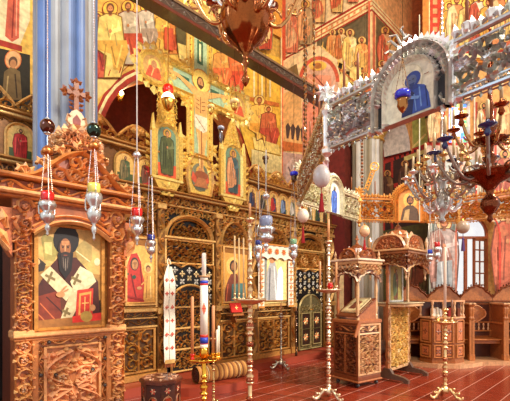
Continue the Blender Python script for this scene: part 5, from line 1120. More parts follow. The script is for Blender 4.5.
# S4: brass stand with the thick white festal candle
p = onD(204, 290, 4.15); x, y = p.x, p.y
t = stand(x, y, .76, .19, .025, 3, C(230, 170, 60), C(200, 130, 50), 'gilded candle stand with a thick white candle banded blue and red', 'brass',
          candles=((-.125, .04, .017, .62, C(206, 136, 84), (C(206, 30, 24), 'glass')), (.08, -.06, .017, .52, C(206, 136, 84), None), (.1, -.1, .012, .26, C(236, 220, 190), None), (.13, -.09, .012, .30, C(236, 220, 190), None)), seed=21, s=1.2, lobes=8)
m = MB(); m.lathe([(.03, .76), (.06, .80), (.045, .84), (.05, .88)], 14, (x, y, 0), C(230, 170, 60)); m.build('socket', 'brass', t, True)
m = MB()
for (z0, z1, c, r) in ((.87, .915, C(240, 230, 206), .042), (.915, .925, C(206, 50, 34), .0428), (.925, .99, C(34, 60, 170), .0432), (.99, 1.02, C(206, 50, 34), .0428), (1.02, 1.55, C(244, 236, 214), .042), (1.55, 1.57, C(206, 50, 34), .0428), (1.57, 1.60, C(40, 66, 180), .043), (1.60, 1.64, C(240, 232, 214), .042)):
    m.lathe([(r, z0), (r, z1)], 18, (x, y, 0), c)
m.lathe([(.06, 1.64), (.06, 1.655)], 18, (x, y, 0), C(200, 150, 100)); m.lathe([(.024, 1.655), (.024, 1.88), (.018, 1.90)], 14, (x, y, 0), C(244, 236, 220))
pc = m.build('festal_candle', 'wax', t, True)
# red cross emblem facing the viewer
nd = Vector((-x, -y, 0)).normalized(); sd = Vector((nd.y, -nd.x, 0)); P = Paint(lambda u, v: Vector((x, y, 1.3))+nd*.043+sd*u+Vector((0, 0, v)), nd, .0004)
P.ell(0, 0, .022, .045, C(236, 150, 110)); P.rect(-.005, -.06, .005, .06, C(200, 40, 30)); P.rect(-.024, -.005, .024, .005, C(200, 40, 30)); P.build('red_cross', 'paint', pc)
settle(t)
# S5: slim brass stand right behind it
p = onD(213.5, 290, 4.6); x, y = p.x, p.y
t = stand(x, y, .92, .05, .012, 6, C(214, 170, 110), C(160, 90, 50), 'slender short brass stand rising just right of the thick white candle stand', 'brass', top=(1.0, .012, .12, C(206, 140, 90)), seed=33, s=.9); settle(t)
# thin silver stand in front of the screen
t = stand(5.50, 4.80, 1.0, .05, .013, 8, C(200, 190, 170), C(150, 100, 60), 'thin silver stand on the floor close before the white-draped icon', 'silver', top=(1.06, .012, .2, HON), seed=41, s=.9); settle(t)
t = stand(6.30, 5.08, .98, .04, .016, 7, C(90, 60, 40), C(150, 100, 60), 'dark slim stand against the screen just left of the two-leaved door', 'copper', top=(1.02, .01, .1, HON), seed=43, s=.5, feet=False)
settle(t); t.location.z = .04

# ================================================================== STOOL, CARPET, STOLE, BOOK
t = thing('octagonal_stool', 'dark inlaid octagonal wooden stool on the floor near the left shrine', 'stool', (2.47, 4.07, 0), .2)
T = Matrix.Translation((2.47, 4.07, 0)) @ Matrix.Rotation(.2, 4, 'Z')
m = MB(T); m.lathe([(.235, .40), (.255, .41), (.255, .44), (.24, .45)], 8, col=C(96, 44, 26)); 
rnd = random.Random(8)
for k in range(8):
    a = k*PI/4; m.tube([(.12*math.cos(a), .12*math.sin(a), .452), (.21*math.cos(a+.3), .21*math.sin(a+.3), .452)], .012, 5, C(176, 120, 84)); m.ball((.17*math.cos(a), .17*math.sin(a), .448), .016, C(214, 170, 130), 6)
m.lathe([(.05, .45), (.055, .455), (.02, .458)], 12, col=C(190, 140, 100)); m.lathe([(.235, .448), (.235, .456), (.222, .456), (.222, .448)], 8, col=C(140, 80, 50)); m.build('top', 'wood', t)
for k in range(8):
    TT = T @ Matrix.Rotation(k*PI/4+PI/8, 4, 'Z'); m = MB(TT)
    ap = arch_pts(0, .10, 0, .26, 8); out = [(-.088, 0)]+ap+[(.088, 0), (.088, .40), (-.088, .40)]
    m.prism(out, -.215, -.20, C(66, 30, 20)); m.y0 = -.215; m.ridge(ap, .008, .012, C(150, 96, 60))
    for g in range(6): m.leaf(0, .33, g*PI/3, .04, .012, .008, (C(206, 160, 120), C(190, 60, 34))[g % 2])
    m.build('side_panel', 'wood', t)
settle(t)
p0, p1 = Vector((3.38, 4.62, .118)), Vector((4.25, 4.50, .118)); d = (p1-p0); L = d.length; an = math.atan2(d.y, d.x)
t = thing('rolled_carpet', 'rolled patterned carpet lying on the rounded red step', 'carpet', (p0+p1)/2, an)
T = Matrix.Translation(p0) @ Matrix.Rotation(an, 4, 'Z'); rr_ = .125
m = MB(T); n = 20; ks = 30
for k in range(ks):
    c = (C(170, 110, 50), C(196, 140, 70), C(120, 70, 30))[k % 3]
    vs = []
    for x in (L*k/ks, L*(k+1)/ks): vs += [(x, rr_*math.cos(2*PI*i/n), rr_+rr_*math.sin(2*PI*i/n)) for i in range(n)]
    m.add(vs, [(i, (i+1) % n, n+(i+1) % n, n+i) for i in range(n)], c)
m.build('roll', 'cloth', t, True)
for x in (-.001, L+.001):
    m = MB(T); sp = [(x, (.1-.085*k/40)*math.cos(k*.45), rr_+(.1-.085*k/40)*math.sin(k*.45)) for k in range(41)]; m.tube(sp, .006, 5, C(60, 34, 24))
    m.add([(x*.998, .1*math.cos(2*PI*i/n), rr_+.1*math.sin(2*PI*i/n)) for i in range(n)], [tuple(range(n))], C(110, 60, 36)); m.build('coiled_end', 'cloth', t)
for x in (.16, L-.16):
    m = MB(T); m.tube([(x, (rr_+.003)*math.cos(2*PI*i/16), rr_+(rr_+.003)*math.sin(2*PI*i/16)) for i in range(17)], .006, 5, C(230, 206, 150)); m.build('tie', 'cloth', t)
settle(t)
# stole hanging by the first carved door
x0, x1 = pxY(164, 5.26), pxY(175, 5.26); zt, zb_ = onY(166, 264, 5.26).z, onY(166, 362, 5.26).z; xm_ = (x0+x1)/2
t = thing('hanging_stole', 'long white cloth band with red crosses hanging left of the first carved door', 'cloth', (xm_, 5.27, zb_))
m = MB(); n = 40
def sx_(q): return (x1-x0)/2*(.32+.68*min(1, q*7)) if q < .15 else (x1-x0)/2*(1+.0*q)
for sgn in (-1, 1):
    for k in range(n):
        q0, q1 = k/n, (k+1)/n; z0, z1 = zt-(zt-zb_)*q0-(0.05 if sgn > 0 and k == 0 else 0), zt-(zt-zb_)*q1
        w0, w1 = sx_(q0), sx_(q1); g = .012
        def qd(a, b_): return (xm_+sgn*a, 5.27+.012*math.sin(b_*20)-.01*abs(a)/w1, 0)
        ya, yb = 5.27+.01*math.sin(q0*18), 5.27+.01*math.sin(q1*18)
        m.add([(xm_+sgn*w0*.04, ya, z0), (xm_+sgn*w0, ya-.012, z0), (xm_+sgn*w1, yb-.012, z1), (xm_+sgn*w1*.04, yb, z1)], [(0, 1, 2, 3) if sgn < 0 else (3, 2, 1, 0)], C(238, 226, 204))
m.tube([(xm_-.03, 5.275, zt), (xm_-.02, 5.29, zt+.06), (xm_, 5.30, zt+.09), (xm_+.02, 5.29, zt+.06), (xm_+.03, 5.275, zt)], .012, 6, C(226, 206, 170))
m.build('band', 'cloth', t)
for k in range(7):
    z = zt-.25-k*.215
    for sgn in (-1, 1):
        m = MB(); m.y0 = 5.252
        for g in range(4): m.leaf(xm_+sgn*(x1-x0)*.25, z, g*PI/2, .036, .013, .004, C(196, 60, 40))
        m.build('red_cross', 'cloth', t)
m = MB(); m.box(x0+.01, x1-.01, 5.245, 5.27, zb_-.03, zb_+.03, C(206, 160, 90)); 
for k in range(12): m.tube([(x0+.015+k*(x1-x0-.03)/11, 5.258, zb_-.03), (x0+.015+k*(x1-x0-.03)/11, 5.258, zb_-.09)], .004, 4, C(196, 110, 60))
m.build('fringe', 'cloth', t); settle(t)
# red book on a small slanted rest under the teal icon
p = onY(236, 308, 5.2); t = thing('red_book', 'small red book propped under the teal-clad icon, beside the tall candles', 'book', (p.x, p.y, p.z-.09), -.2)
T = Matrix.Translation(p) @ Matrix.Rotation(-.25, 4, 'Z') @ Matrix.Rotation(-.45, 4, 'X')
m = MB(T); m.box(-.11, .11, -.02, -.012, -.09, .09, C(206, 40, 30), .003); m.box(-.11, .11, .012, .02, -.09, .09, C(190, 34, 26), .003); m.box(-.115, -.105, -.018, .018, -.09, .09, C(190, 34, 26)); m.build('cover', 'cloth', t)
m = MB(T); m.box(-.10, .104, -.012, .012, -.082, .082, C(236, 222, 190)); m.build('pages', 'paint', t)
m = MB(T); m.box(-.03, .03, -.0215, -.02, -.005, .005, C(226, 180, 90)); m.box(-.005, .005, -.0215, -.02, -.04, .04, C(226, 180, 90)); m.build('gold_cross', 'gilt', t); settle(t)
p = Vector((p.x, p.y, p.z))
t = thing('book_rest', 'small wooden bracket under the red book, fixed to the carved screen', 'shelf', (p.x, 5.3, p.z-.13))
m = MB(); m.box(p.x-.13, p.x+.13, 5.14, 5.33, p.z-.14, p.z-.12, C(150, 90, 44), .004); m.box(p.x-.13, p.x+.13, 5.13, 5.145, p.z-.14, p.z-.10, C(170, 104, 54), .003); m.build('shelf', 'wood', t)
m = MB(); m.prism([(p.x-.02, p.z-.14), (p.x+.02, p.z-.14), (p.x+.02, p.z-.28), (p.x-.02, p.z-.2)], 5.2, 5.33, C(150, 90, 44)); m.build('bracket', 'wood', t); settle(t)

# ================================================================== CHOIR STALLS AND LECTERN (apse, facing the camera)
SW1, SW2, SW3 = C(146, 80, 34), C(180, 108, 52), C(86, 38, 16)
DS = 7.75
def stall(L, label, D=DS, w=.68):
    t = thing('choir_stall', label, 'choir stall', LD(L, D, .08), VIEW, 'choir stalls under the arched window')
    T = Matrix.Translation(LD(L, D, 0)) @ Matrix.Rotation(VIEW, 4, 'Z')     # local x lateral, y away
    h = w/2
    for sg in (-1, 1):
        x = sg*(h-.015); m = MB(T)
        out = [(-.0, .08), (-.0, .88), (.02, .92), (.0, 1.12), (.03, 1.20), (.5, 1.20), (.5, .08)]
        m.add([(x-.017, y, z) for y, z in out]+[(x+.017, y, z) for y, z in out], [tuple(range(7)), tuple(range(13, 6, -1))]+[(i, 7+i, 7+(i+1) % 7, (i+1) % 7) for i in range(7)], SW1)
        m.box(x-.03, x+.03, -.03, .0, .08, .9, SW2, .01); m.lathe([(.03, .9), (.036, .93), (.02, .97), (.03, 1.05), (.034, 1.12), (.02, 1.16), (.045, 1.20)], 10, (x, -.01, 0), SW2)
        m.box(x-.035, x+.035, -.04, .04, .08, .2, SW2, .008); m.build('side_panel', 'wood', t)
        m = MB(T); m.box(x-.05, x+.05, -.06, .42, 1.20, 1.24, C(222, 170, 120), .012); m.build('elbow_rest', 'wood', t)
        m = MB(T); m.box(x-.045 if sg > 0 else x, x if sg > 0 else x+.045, .02, .4, .80, .84, SW2, .01); m.build('arm_rest', 'wood', t)
    m = MB(T); m.box(-h+.03, h-.03, .44, .48, .08, 1.24, SW3); frame(m, -h+.03, h-.03, .5, 1.22, .44, .03, .02, SW1)
    # carved round medallion of the back
    o = [(.2*math.cos(k*PI/10), 1.0+.15*math.sin(k*PI/10)*(1.0+.15*math.cos(k*PI/5*2))) for k in range(20)]
    m.prism(o, .415, .44, SW2); m.y0 = .415; m.ridge(o+[o[0]], .014, .02, C(226, 160, 110)); m.build('backrest', 'wood', t)
    m = MB(T); m.box(-h+.03, h-.03, .40, .44, .62, .65, SW2, .006); m.box(-h+.03, h-.03, .40, .44, .80, .83, SW2, .006)
    for k in range(6): x = -h+.09+(w-.18)*k/5; m.lathe([(.016, .65), (.022, .68), (.012, .72), (.022, .76), (.016, .80)], 8, (x, .42, 0), C(222, 170, 120))
    m.build('spindle_rail', 'wood', t)
    m = MB(T); m.box(-h+.03, h-.03, .06, .44, .47, .50, SW2, .01); m.box(-h+.04, h-.04, .1, .14, .40, .47, SW1, .006); m.build('seat', 'wood', t)
    # scalloped crest board above
    n = 24; out = [(-h, 1.24)]+[(-h+w*k/n, 1.36+.22*math.sin(PI*k/n)**1.3+.03*abs(math.sin(PI*k*5/n))) for k in range(n+1)]+[(h, 1.24)]
    m = MB(T); m.prism(out, .42, .46, SW2); m.y0 = .42; m.ridge([(x, z-.01) for x, z in out[1:-1]], .022, .04, C(130, 70, 40)); m.ridge([(-h, 1.27), (h, 1.27)], .014, .03, C(130, 70, 40))
    for k in range(0, n+1, 2): m.leaf(out[1+k][0], out[1+k][1], PI/2, .06, .02, .03, C(110, 60, 36), True)
    m.build('crest_board', 'wood', t)
    settle(t)
for k, (L, lab) in enumerate(((3.33, 'choir stall seat half hidden behind the gilt-panelled canopy stand'), (4.02, 'choir stall directly behind the panelled lectern'), (4.71, 'choir stall immediately right of the lectern, below the open window'), (5.40, 'choir stall at the right edge of the picture'))): stall(L, lab)
m = MB(Matrix.Translation(LD(0, DS)) @ Matrix.Rotation(VIEW, 4, 'Z'))
plat = [(2.9, -.12), (3.15, -.22), (3.5, -.42), (3.9, -.45), (4.2, -.34), (4.5, -.16), (5.0, -.13), (5.75, -.12), (5.75, .6), (2.9, .6)]
m.flatprism(plat, 0, .08, C(206, 150, 104)); struct(m.build('trim_4', 'wood'))
# panelled lectern
cx, cd = 3.72, 7.50
t = thing('lectern', 'low polygonal wooden lectern with square panels and small arched openings, before the stalls', 'lectern', LD(cx, cd, .08), VIEW)
T = Matrix.Translation(LD(cx, cd, 0)) @ Matrix.Rotation(VIEW, 4, 'Z'); sides = [(-.40, .16), (-.32, -.06), (-.0, -.14), (.0, -.14)]
pl = [(-.42, .20), (-.30, -.08), (.14, -.10), (.40, .06), (.42, .20)]
m = MB(T); m.flatprism(pl, .08, .14, SW1); m.flatprism([(x*.97, y*.97) for x, y in pl], .14, .95, SW1); m.flatprism([(x*1.05, y*1.05-.0) for x, y in pl], .95, .98, C(222, 160, 110)); m.build('body', 'wood', t)
for (p, q) in zip(pl[:-2], pl[1:-1]):
    a = math.atan2(q[1]-p[1], q[0]-p[0]); ln = math.hypot(q[0]-p[0], q[1]-p[1]); TT = T @ Matrix.Translation((p[0], p[1], 0)) @ Matrix.Rotation(a, 4, 'Z')
    npn = 2 if ln > .4 else 1
    for k in range(npn):
        x0, x1 = .02+(ln-.04)*k/npn, .02+(ln-.04)*(k+1)/npn
        for (z0, z1) in ((.18, .44), (.47, .92)):
            m = MB(TT); frame(m, x0+.01, x1-.01, z0, z1, .01, .028, .03, SW2); m.box(x0+.06, x1-.06, -.012, .0, z0+.05, z1-.05, C(196, 112, 64), .005)
            m.y0 = -.012
            for g in range(4): m.leaf((x0+x1)/2, (z0+z1)/2, g*PI/2+(PI/4 if z0 < .4 else 0), .06, .018, .008, C(120, 60, 34))
            m.build('panel', 'wood', t)
for (x, y) in pl[:-1]+[(.42, .2), (-.08, -.09)]:
    m = MB(T); m.lathe([(.022, .98), (.028, 1.0), (.014, 1.04), (.024, 1.12), (.014, 1.2), (.026, 1.24), (.026, 1.27)], 8, (x*.95, y*.95+.01, 0), C(222, 170, 120)); m.build('baluster', 'wood', t)
m = MB(T); m.flatprism([(x*1.04, y*1.04) for x, y in pl], 1.27, 1.30, C(214, 150, 100)); m.box(-.40, .40, .19, .21, .98, 1.27, SW3); m.build('top_shelf', 'wood', t); settle(t)
bk = [(-.24, .05, .16, C(236, 230, 214)), (-.17, .04, .18, C(226, 214, 190)), (-.11, .045, .15, C(240, 236, 226)), (.06, .05, .17, C(150, 40, 30)), (.13, .04, .2, C(60, 40, 34)), (.24, .05, .16, C(120, 60, 34))]
bl_ = ['first white book at the left of the lectern shelf', 'cream book second on the lectern shelf', 'short white book third on the lectern shelf', 'dark red book right of the centre baluster of the lectern shelf', 'tallest black book on the lectern shelf', 'brown book at the right end of the lectern shelf']
for (x, th, h, c), lab in zip(bk, bl_):
    t = thing('book', lab, 'book', T @ Vector((x+th/2, .06, .98)), VIEW, 'books on the lectern shelf')
    m = MB(T); m.box(x, x+th, .0, .12, .981, .981+h, c, .006); m.build('cover', 'cloth', t); m = MB(T); m.box(x+.006, x+th-.006, .004, .124, .985, .976+h, C(240, 232, 210)); m.build('pages', 'paint', t); settle(t)

# ================================================================== RING CHANDELIER (choros), silver and gilt open-work sides
RZ = 2.65; RH = .40
ringch = thing('ring_chandelier', 'huge hanging silver and gilt ring chandelier of pierced panels with icons under arches', 'chandelier', LD(2.45, 4.2, RZ))
def rail(m, x0, x1, z, r, col, y=0): m.box(x0, x1, y-r, y+r, z-r, z+r, col, r*.5)
def side(pA, pB, col, col2, seed, arch=None, mt='silver', fig=None, cands=0, bulge=.035, archw=.5, archh=.56, bg=None, icon_label=None, chains=(), fw=.055):
    """one side from A to B, both (lateral, away); icon arch centred at arch metres from A"""
    A, B = LD(*pA), LD(*pB); d = B-A; L = d.length; an = math.atan2(d.y, d.x)
    T = Matrix.Translation((A.x, A.y, RZ)) @ Matrix.Rotation(an, 4, 'Z')
    rnd = random.Random(seed)
    gaps = [(0, L)] if arch is None else [(0, arch-archw/2), (arch+archw/2, L)]
    for (a, b) in gaps:
        if b-a < .05: continue
        m = MB(T)
        for z, r in ((.03, .014), (.075, .008), (RH-.07, .008), (RH-.02, .016)): rail(m, a, b, z, r, jit(col, rnd, .1))
        carve(m, a+.02, b-.02, .08, RH-.07, 0, .15, .035, col, col2, seed+int(a*10), both=True, mirror=False, fat=1.6, leaves=7)
        carve(m, a, b, .035, .075, 0, .045, .012, col2, col, seed+5, both=True, mirror=False, fat=1.5, leaves=2)
        m.y0 = 0; n = int((b-a)/.05)
        for k in range(n):
            x = a+(k+.5)*(b-a)/n
            m.leaf(x, RH-.01, PI/2, .07 if k % 2 else .10, .026, .024, jit(col2, rnd, .25), True); m.leaf(x, RH+.0, PI/2-.8, .06, .016, .02, jit(col, rnd, .25), True)
            m.leaf(x, .02, -PI/2, .045, .014, .012, jit(col, rnd, .25), True)
            m.leaf(x, .055, 0, .02, .01, .02, col2, True)
        m.ridge([(a, .0), (b, .0)], .006, .006, col, True)
        for x in (a+.012, b-.012): m.box(x-.012, x+.012, -.016, .016, 0, RH, col2, .006)
        for sy in (-1, 1):                                   # cast rosettes give the panel its body
            for k in range(int((b-a)/.14)):
                m.y0 = sy*.012; x = a+.08+k*.14
                for g in range(6): m.leaf(x, RH/2, g*PI/3, .045, .014, .02*sy*-1 if sy > 0 else .02, col2)
        sp = m.build('side_panel', mt, ringch)
    if arch is not None:
        m = MB(T); m.y0 = 0; w = archw; zt = archh; ap = arch_pts(arch, w-2*fw+.02, 0, zt-fw, 18)
        if fw > .08:
            oo, ii = arch_pts(arch, w-.03, 0, zt-.02, 26), arch_pts(arch, w-2*fw, 0, zt-fw, 26)
            for q in range(len(oo)-1):
                for yq in (-.012, .012): m.add([(oo[q][0], yq, oo[q][1]), (oo[q+1][0], yq, oo[q+1][1]), (ii[q+1][0], yq, ii[q+1][1]), (ii[q][0], yq, ii[q][1])], [(0, 1, 2, 3)], C(48, 44, 42))
            mid = arch_pts(arch, w-fw-.015, .03, zt-fw/2-.02, 34)
            for q, (x, z) in enumerate(mid):
                aa = math.atan2(z-(zt-w/2), x-arch)
                m.y0 = 0; m.leaf(x, z, aa+PI/2+.8*(-1)**q, .075, .014, .05, col2, True); m.leaf(x, z, aa-PI/2+.8*(-1)**q, .06, .012, .045, SV2, True)
        m.ridge(arch_pts(arch, w-.03, 0, zt-.03, 22), .022 if fw > .08 else .04, .04, col, True); m.ridge(arch_pts(arch, w-2*fw, 0, zt-fw, 22), .012, .05, col2, True); m.ridge(arch_pts(arch, w+.02, 0, zt, 18), .012, .05, col2, True); m.ridge([(arch-w/2+.03, .01), (arch+w/2-.03, .01)], .018, .03, col, True)
        for (x, z), k in zip(arch_pts(arch, w+.0, .02, zt-.02, 26), range(99)):
            aa = math.atan2(z-(zt-w/2), x-arch) if z > zt-w/2 else (0 if x > arch else PI); m.leaf(x, z, aa, .085, .028, .03, jit(col2, rnd, .25), True); m.leaf(x, z, aa+2.6, .07, .02, .055, jit(col2, rnd, .25), True); m.leaf(x, z, aa+.7, .05, .014, .02, jit(col, rnd, .25), True)
        m.build('arch_frame', mt, sp)
        Q = Paint(lambda u, v: T @ Vector((u, -.0, v)), T.to_3x3() @ Vector((0, -1, 0)), .0006)
        out = arch_pts(arch, w-2*fw, .02, zt-fw-.01, 18); n = len(out)
        m = MB(T); m.prism(out, -.006, .006, bg); m.build('icon_board', 'paint', sp)
        for sy in (-1, 1):
            Q = Paint(lambda u, v, sy=sy: T @ Vector((arch+u*(-sy), sy*.0065, zt-fw-.03-v)), T.to_3x3() @ Vector((0, sy, 0)), .0005)
            H = zt-fw-.06; fig(Q, w-2*fw-.02, H); Q.build('icon_painting', 'paint', sp)
    for k in range(cands):
        x = .12+(L-.2)*(k+.5)/cands
        if arch is not None and abs(x-arch) < archw/2+.03: continue
        m = MB(T); m.lathe([(.012, RH), (.022, RH+.02), (.03, RH+.05), (.034, RH+.055)], 10, (x, 0, 0), col2); h = m.build('candle_holder', mt, ringch, True)
        m = MB(T); m.lathe([(.011, RH+.05), (.009, RH+.27), (.004, RH+.29)], 8, (x, 0, 0), C(150, 84, 40)); m.build('candle', 'wax', ringch if False else h, True)
    for (x, top) in chains:
        m = MB(T); z = RH; k = 0
        m.tube([(x, 0, RH-.02), (x, 0, top-RZ)], .006, 5, C(170, 120, 80)); zz = RH+.05
        while zz < top-RZ:
            m.y0 = 0; m.leaf(x, zz, PI/2, .06, .024, .016, C(186, 120, 66) if k % 2 else C(120, 90, 66), True); zz += .055; k += 1
            if k % 12 == 6: m.tube([(x+.04*math.cos(q*PI/6), 0, zz+.04*math.sin(q*PI/6)) for q in range(13)], .008, 6, C(206, 190, 160)); m.box(x-.035, x+.035, -.004, .004, zz-.005, zz+.005, C(206, 190, 160)); m.box(x-.005, x+.005, -.004, .004, zz-.035, zz+.035, C(206, 190, 160))
        m.build('hanging_chain', 'brass', ringch)
    return T, L
BLU, BLU2 = C(52, 84, 170), C(110, 150, 214)
def fig_blue(Q, w, H):
    Q.k = 3; Q.ell(-.02, H*.34, w*.33, w*.33, C(214, 206, 170)); Q.ell(-.02, H*.34, w*.315, w*.315, C(232, 226, 196))
    Q.poly([(-w*.12, H*.98), (-w*.12, H*.66), (-w*.06, H*.50), (w*.0, H*.45), (w*.16, H*.45), (w*.30, H*.52), (w*.38, H*.7), (w*.42, H*.98)], BLU); Q.poly([(-w*.16, H*.98), (-w*.14, H*.66), (w*.02, H*.50), (w*.1, H*.6), (w*.06, H*.98)], C(26, 40, 92))
    Q.line([(w*.2, H*.52), (w*.24, H*.9)], .01, BLU2); Q.line([(w*.32, H*.55), (w*.36, H*.94)], .008, C(26, 44, 110)); Q.line([(w*.1, H*.62), (w*.14, H*.95)], .008, BLU2)
    Q.poly([(w*.0, H*.56), (w*.02, H*.4), (w*.14, H*.4), (w*.18, H*.52)], C(44, 66, 140)); Q.ell(w*.07, H*.33, w*.16, H*.15, C(44, 70, 150)); Q.ell(w*.045, H*.35, w*.11, H*.11, C(92, 108, 150)); Q.line([(w*.0, H*.33), (w*.03, H*.33)], .006, DK); Q.line([(w*.07, H*.33), (w*.10, H*.33)], .006, DK); Q.poly([(0, H*.4), (w*.12, H*.4), (w*.06, H*.52)], C(40, 60, 120)); Q.line([(w*.2, H*.72), (w*.02, H*.66)], .02, BLU2); Q.ell(w*.0, H*.655, .018, .014, C(120, 110, 130))
    Q.line([(-w*.34, H*.45), (-w*.26, H*.45)], .006, C(150, 110, 90)); Q.line([(w*.3, H*.34), (w*.4, H*.34)], .006, C(150, 110, 90))
def fig_small(Q, w, H): saint(Q, 0, H*.1, H*.95, C(60, 90, 170), C(70, 110, 190), C(222, 212, 180), C(150, 120, 100), DK, False, random.Random(3), wk=1.2)
def fig_gold(Q, w, H):
    Q.ell(0, H*.33, w*.3, w*.3, C(240, 176, 80)); Q.poly([(-w*.4, H), (-w*.3, H*.62), (-w*.12, H*.5), (w*.12, H*.5), (w*.3, H*.62), (w*.4, H)], C(90, 60, 34)); Q.poly([(-w*.3, H), (-w*.2, H*.66), (-w*.02, H*.62), (-w*.06, H)], C(190, 150, 90)); Q.ell(0, H*.33, w*.15, H*.15, DK); Q.ell(0, H*.36, w*.10, H*.12, C(150, 90, 50)); Q.poly([(-w*.08, H*.42), (w*.08, H*.42), (0, H*.52)], DK); Q.ell(-w*.05, H*.34, w*.02, H*.012, DK, 8); Q.ell(w*.05, H*.34, w*.02, H*.012, DK, 8)
SV, SV2 = C(184, 178, 170), C(240, 236, 230); GO, GO2 = C(196, 126, 54), C(226, 164, 84); PS, PS2 = C(190, 176, 140), C(222, 212, 180)
# corner points (lateral, away)
A_, B_, C_, E_, F_, G_ = (1.85, 1.55), (.60, 3.22), (.60, 5.15), (1.75, 6.45), (3.5, 6.6), (4.75, 5.4)
LAB = math.hypot(A_[0]-B_[0], A_[1]-B_[1])
# arch centre seen at px 408: solve along B->A
def along(p, q, px):
    best = min(range(1001), key=lambda k: abs(255+F*(p[0]+(q[0]-p[0])*k/1000)/(p[1]+(q[1]-p[1])*k/1000)-px)); return best/1000*math.hypot(q[0]-p[0], q[1]-p[1])
side(B_, A_, SV, SV2, 201, along(B_, A_, 410), 'silver', fig_blue, 14, archw=.55, archh=.50, fw=.085, bg=C(226, 222, 196), chains=((1.95, 5.2),))
side(C_, B_, C(170, 140, 100), C(206, 180, 140), 211, None, 'silver', cands=3, chains=((.5, 5.2), (1.25, 5.2)))
side(C_, E_, PS, PS2, 221, along(C_, E_, 334), 'gilt', fig_small, 4, archw=.46, archh=.56, bg=C(236, 230, 206), chains=((.15, 5.2),))
side(E_, F_, GO, GO2, 231, along(E_, F_, 410), 'gilt', fig_gold, 5, archw=.56, archh=.63, bg=C(224, 140, 60), chains=((.05, 5.2),))
side(F_, G_, GO, GO2, 241, None, 'gilt', cands=3)
# knobs, crosses and eagles at the corners
for (c, px_h, colr) in ((B_, .5, SV2), (C_, .5, PS2), (E_, .5, GO2), (F_, .5, GO2)):
    p = LD(*c, RZ); m = MB(Matrix.Translation(p) @ Matrix.Rotation(VIEW, 4, 'Z')); m.lathe([(.005, -.10), (.025, -.07), (.012, -.04), (.045, -.01), (.05, .02), (.03, .05), (.035, .3), (.055, .34), (.04, .38), (.012, .42)], 12, col=colr); m.y0 = 0
    for g in range(8): m.leaf(0, .5, g*PI/4, .10, .024, .02, colr, True)
    m.box(-.008, .008, -.008, .008, .38, .5, colr); m.build('corner_knob', 'silver' if c in (B_,) else 'gilt', ringch)
# ornament on top of the blue icon's arch and of the gold icon's arch (pierced finials)
def arch_fin(p, q, s, z, colr, mt):
    L = math.hypot(p[0]-q[0], p[1]-q[1]); k = s/L; c = (p[0]+(q[0]-p[0])*k, p[1]+(q[1]-p[1])*k); pt = LD(*c, RZ+z)
    m = MB(Matrix.Translation(pt) @ Matrix.Rotation(VIEW, 4, 'Z')); m.y0 = 0
    for sg in (-1, 1):
        m.ridge([(0, 0), (sg*.05, .03), (sg*.08, .08), (sg*.05, .12), (sg*.03, .09)], .008, .01, colr, True); m.ridge([(0, .05), (sg*.03, .12), (sg*.05, .18), (0, .20)], .007, .01, colr, True)
        m.leaf(sg*.05, .12, PI/2-sg*.5, .07, .02, .01, colr, True); m.leaf(0, .16, PI/2-sg*.4, .07, .016, .01, colr, True)
    m.ball((0, 0, .2), .018, colr, 8); m.box(-.005, .005, -.005, .005, .2, .27, colr); m.box(-.02, .02, -.004, .004, .235, .243, colr); m.build('arch_finial', mt, ringch)
arch_fin(E_, F_, along(E_, F_, 410), .61, GO2, 'gilt')
# bent silver branch ornament left of the big arch
L_ = LAB; s_ = along(B_, A_, 396); k = s_/L_; pt = LD(B_[0]+(A_[0]-B_[0])*k, B_[1]+(A_[1]-B_[1])*k, RZ+.48)
m = MB(Matrix.Translation(pt) @ Matrix.Rotation(VIEW, 4, 'Z'))
for pts in (((0, 0, .0), (.01, 0, .06), (.035, 0, .10), (.07, 0, .17)), ((.02, 0, .07), (-.04, 0, .12), (-.06, 0, .11)), ((.03, 0, .10), (.0, 0, .16), (-.05, 0, .15)), ((.05, 0, .13), (.09, 0, .16), (.11, 0, .15)), ((0, 0, .03), (-.05, 0, .05), (-.08, 0, .03)), ((.06, 0, .15), (.03, 0, .20), (.05, 0, .22))): m.tube(pts, [.010-.002*q for q in range(len(pts))], 6, SV)
m.build('branch_ornament', 'silver', ringch)
settle(ringch)
# gilt strap with ring hanging aslant by the far column
t = thing('gilt_strap', 'gilded pierced strap ending in a ring, slanting before the distant column', 'strap', onD(370, 178, 6.1))
T = Matrix.Translation(onD(366, 190, 6.1)) @ Matrix.Rotation(VIEW, 4, 'Z') @ Matrix.Rotation(math.radians(20), 4, 'Y')
m = MB(T); m.y0 = 0; hgt = .33
for sg in (-1, 1): m.ridge([(sg*.03, 0), (sg*.03, hgt)], .008, .008, C(236, 176, 80), True)
for k in range(6): z = hgt*(k+.5)/6; m.ridge([(-.03, z-.025), (.03, z+.025)], .006, .008, C(236, 176, 80), True); m.ridge([(.03, z-.025), (-.03, z+.025)], .006, .008, C(236, 176, 80), True)
m.build('strap', 'gilt', t)
m = MB(T); m.tube([(.065*math.cos(q*PI/8), 0, hgt+.065+.065*math.sin(q*PI/8)) for q in range(17)], .011, 6, C(236, 176, 80)); m.box(-.06, .06, -.005, .005, hgt+.06, hgt+.07, C(236, 176, 80)); m.box(-.005, .005, -.005, .005, hgt+.01, hgt+.12, C(236, 176, 80)); m.build('ring', 'gilt', t)
m = MB(); q0 = T @ Vector((0, 0, hgt+.13)); m.tube([q0, q0+Vector((.0, .0, 2.0))], .004, 5, C(206, 170, 110)); m.build('cord', 'brass', t); settle(t)

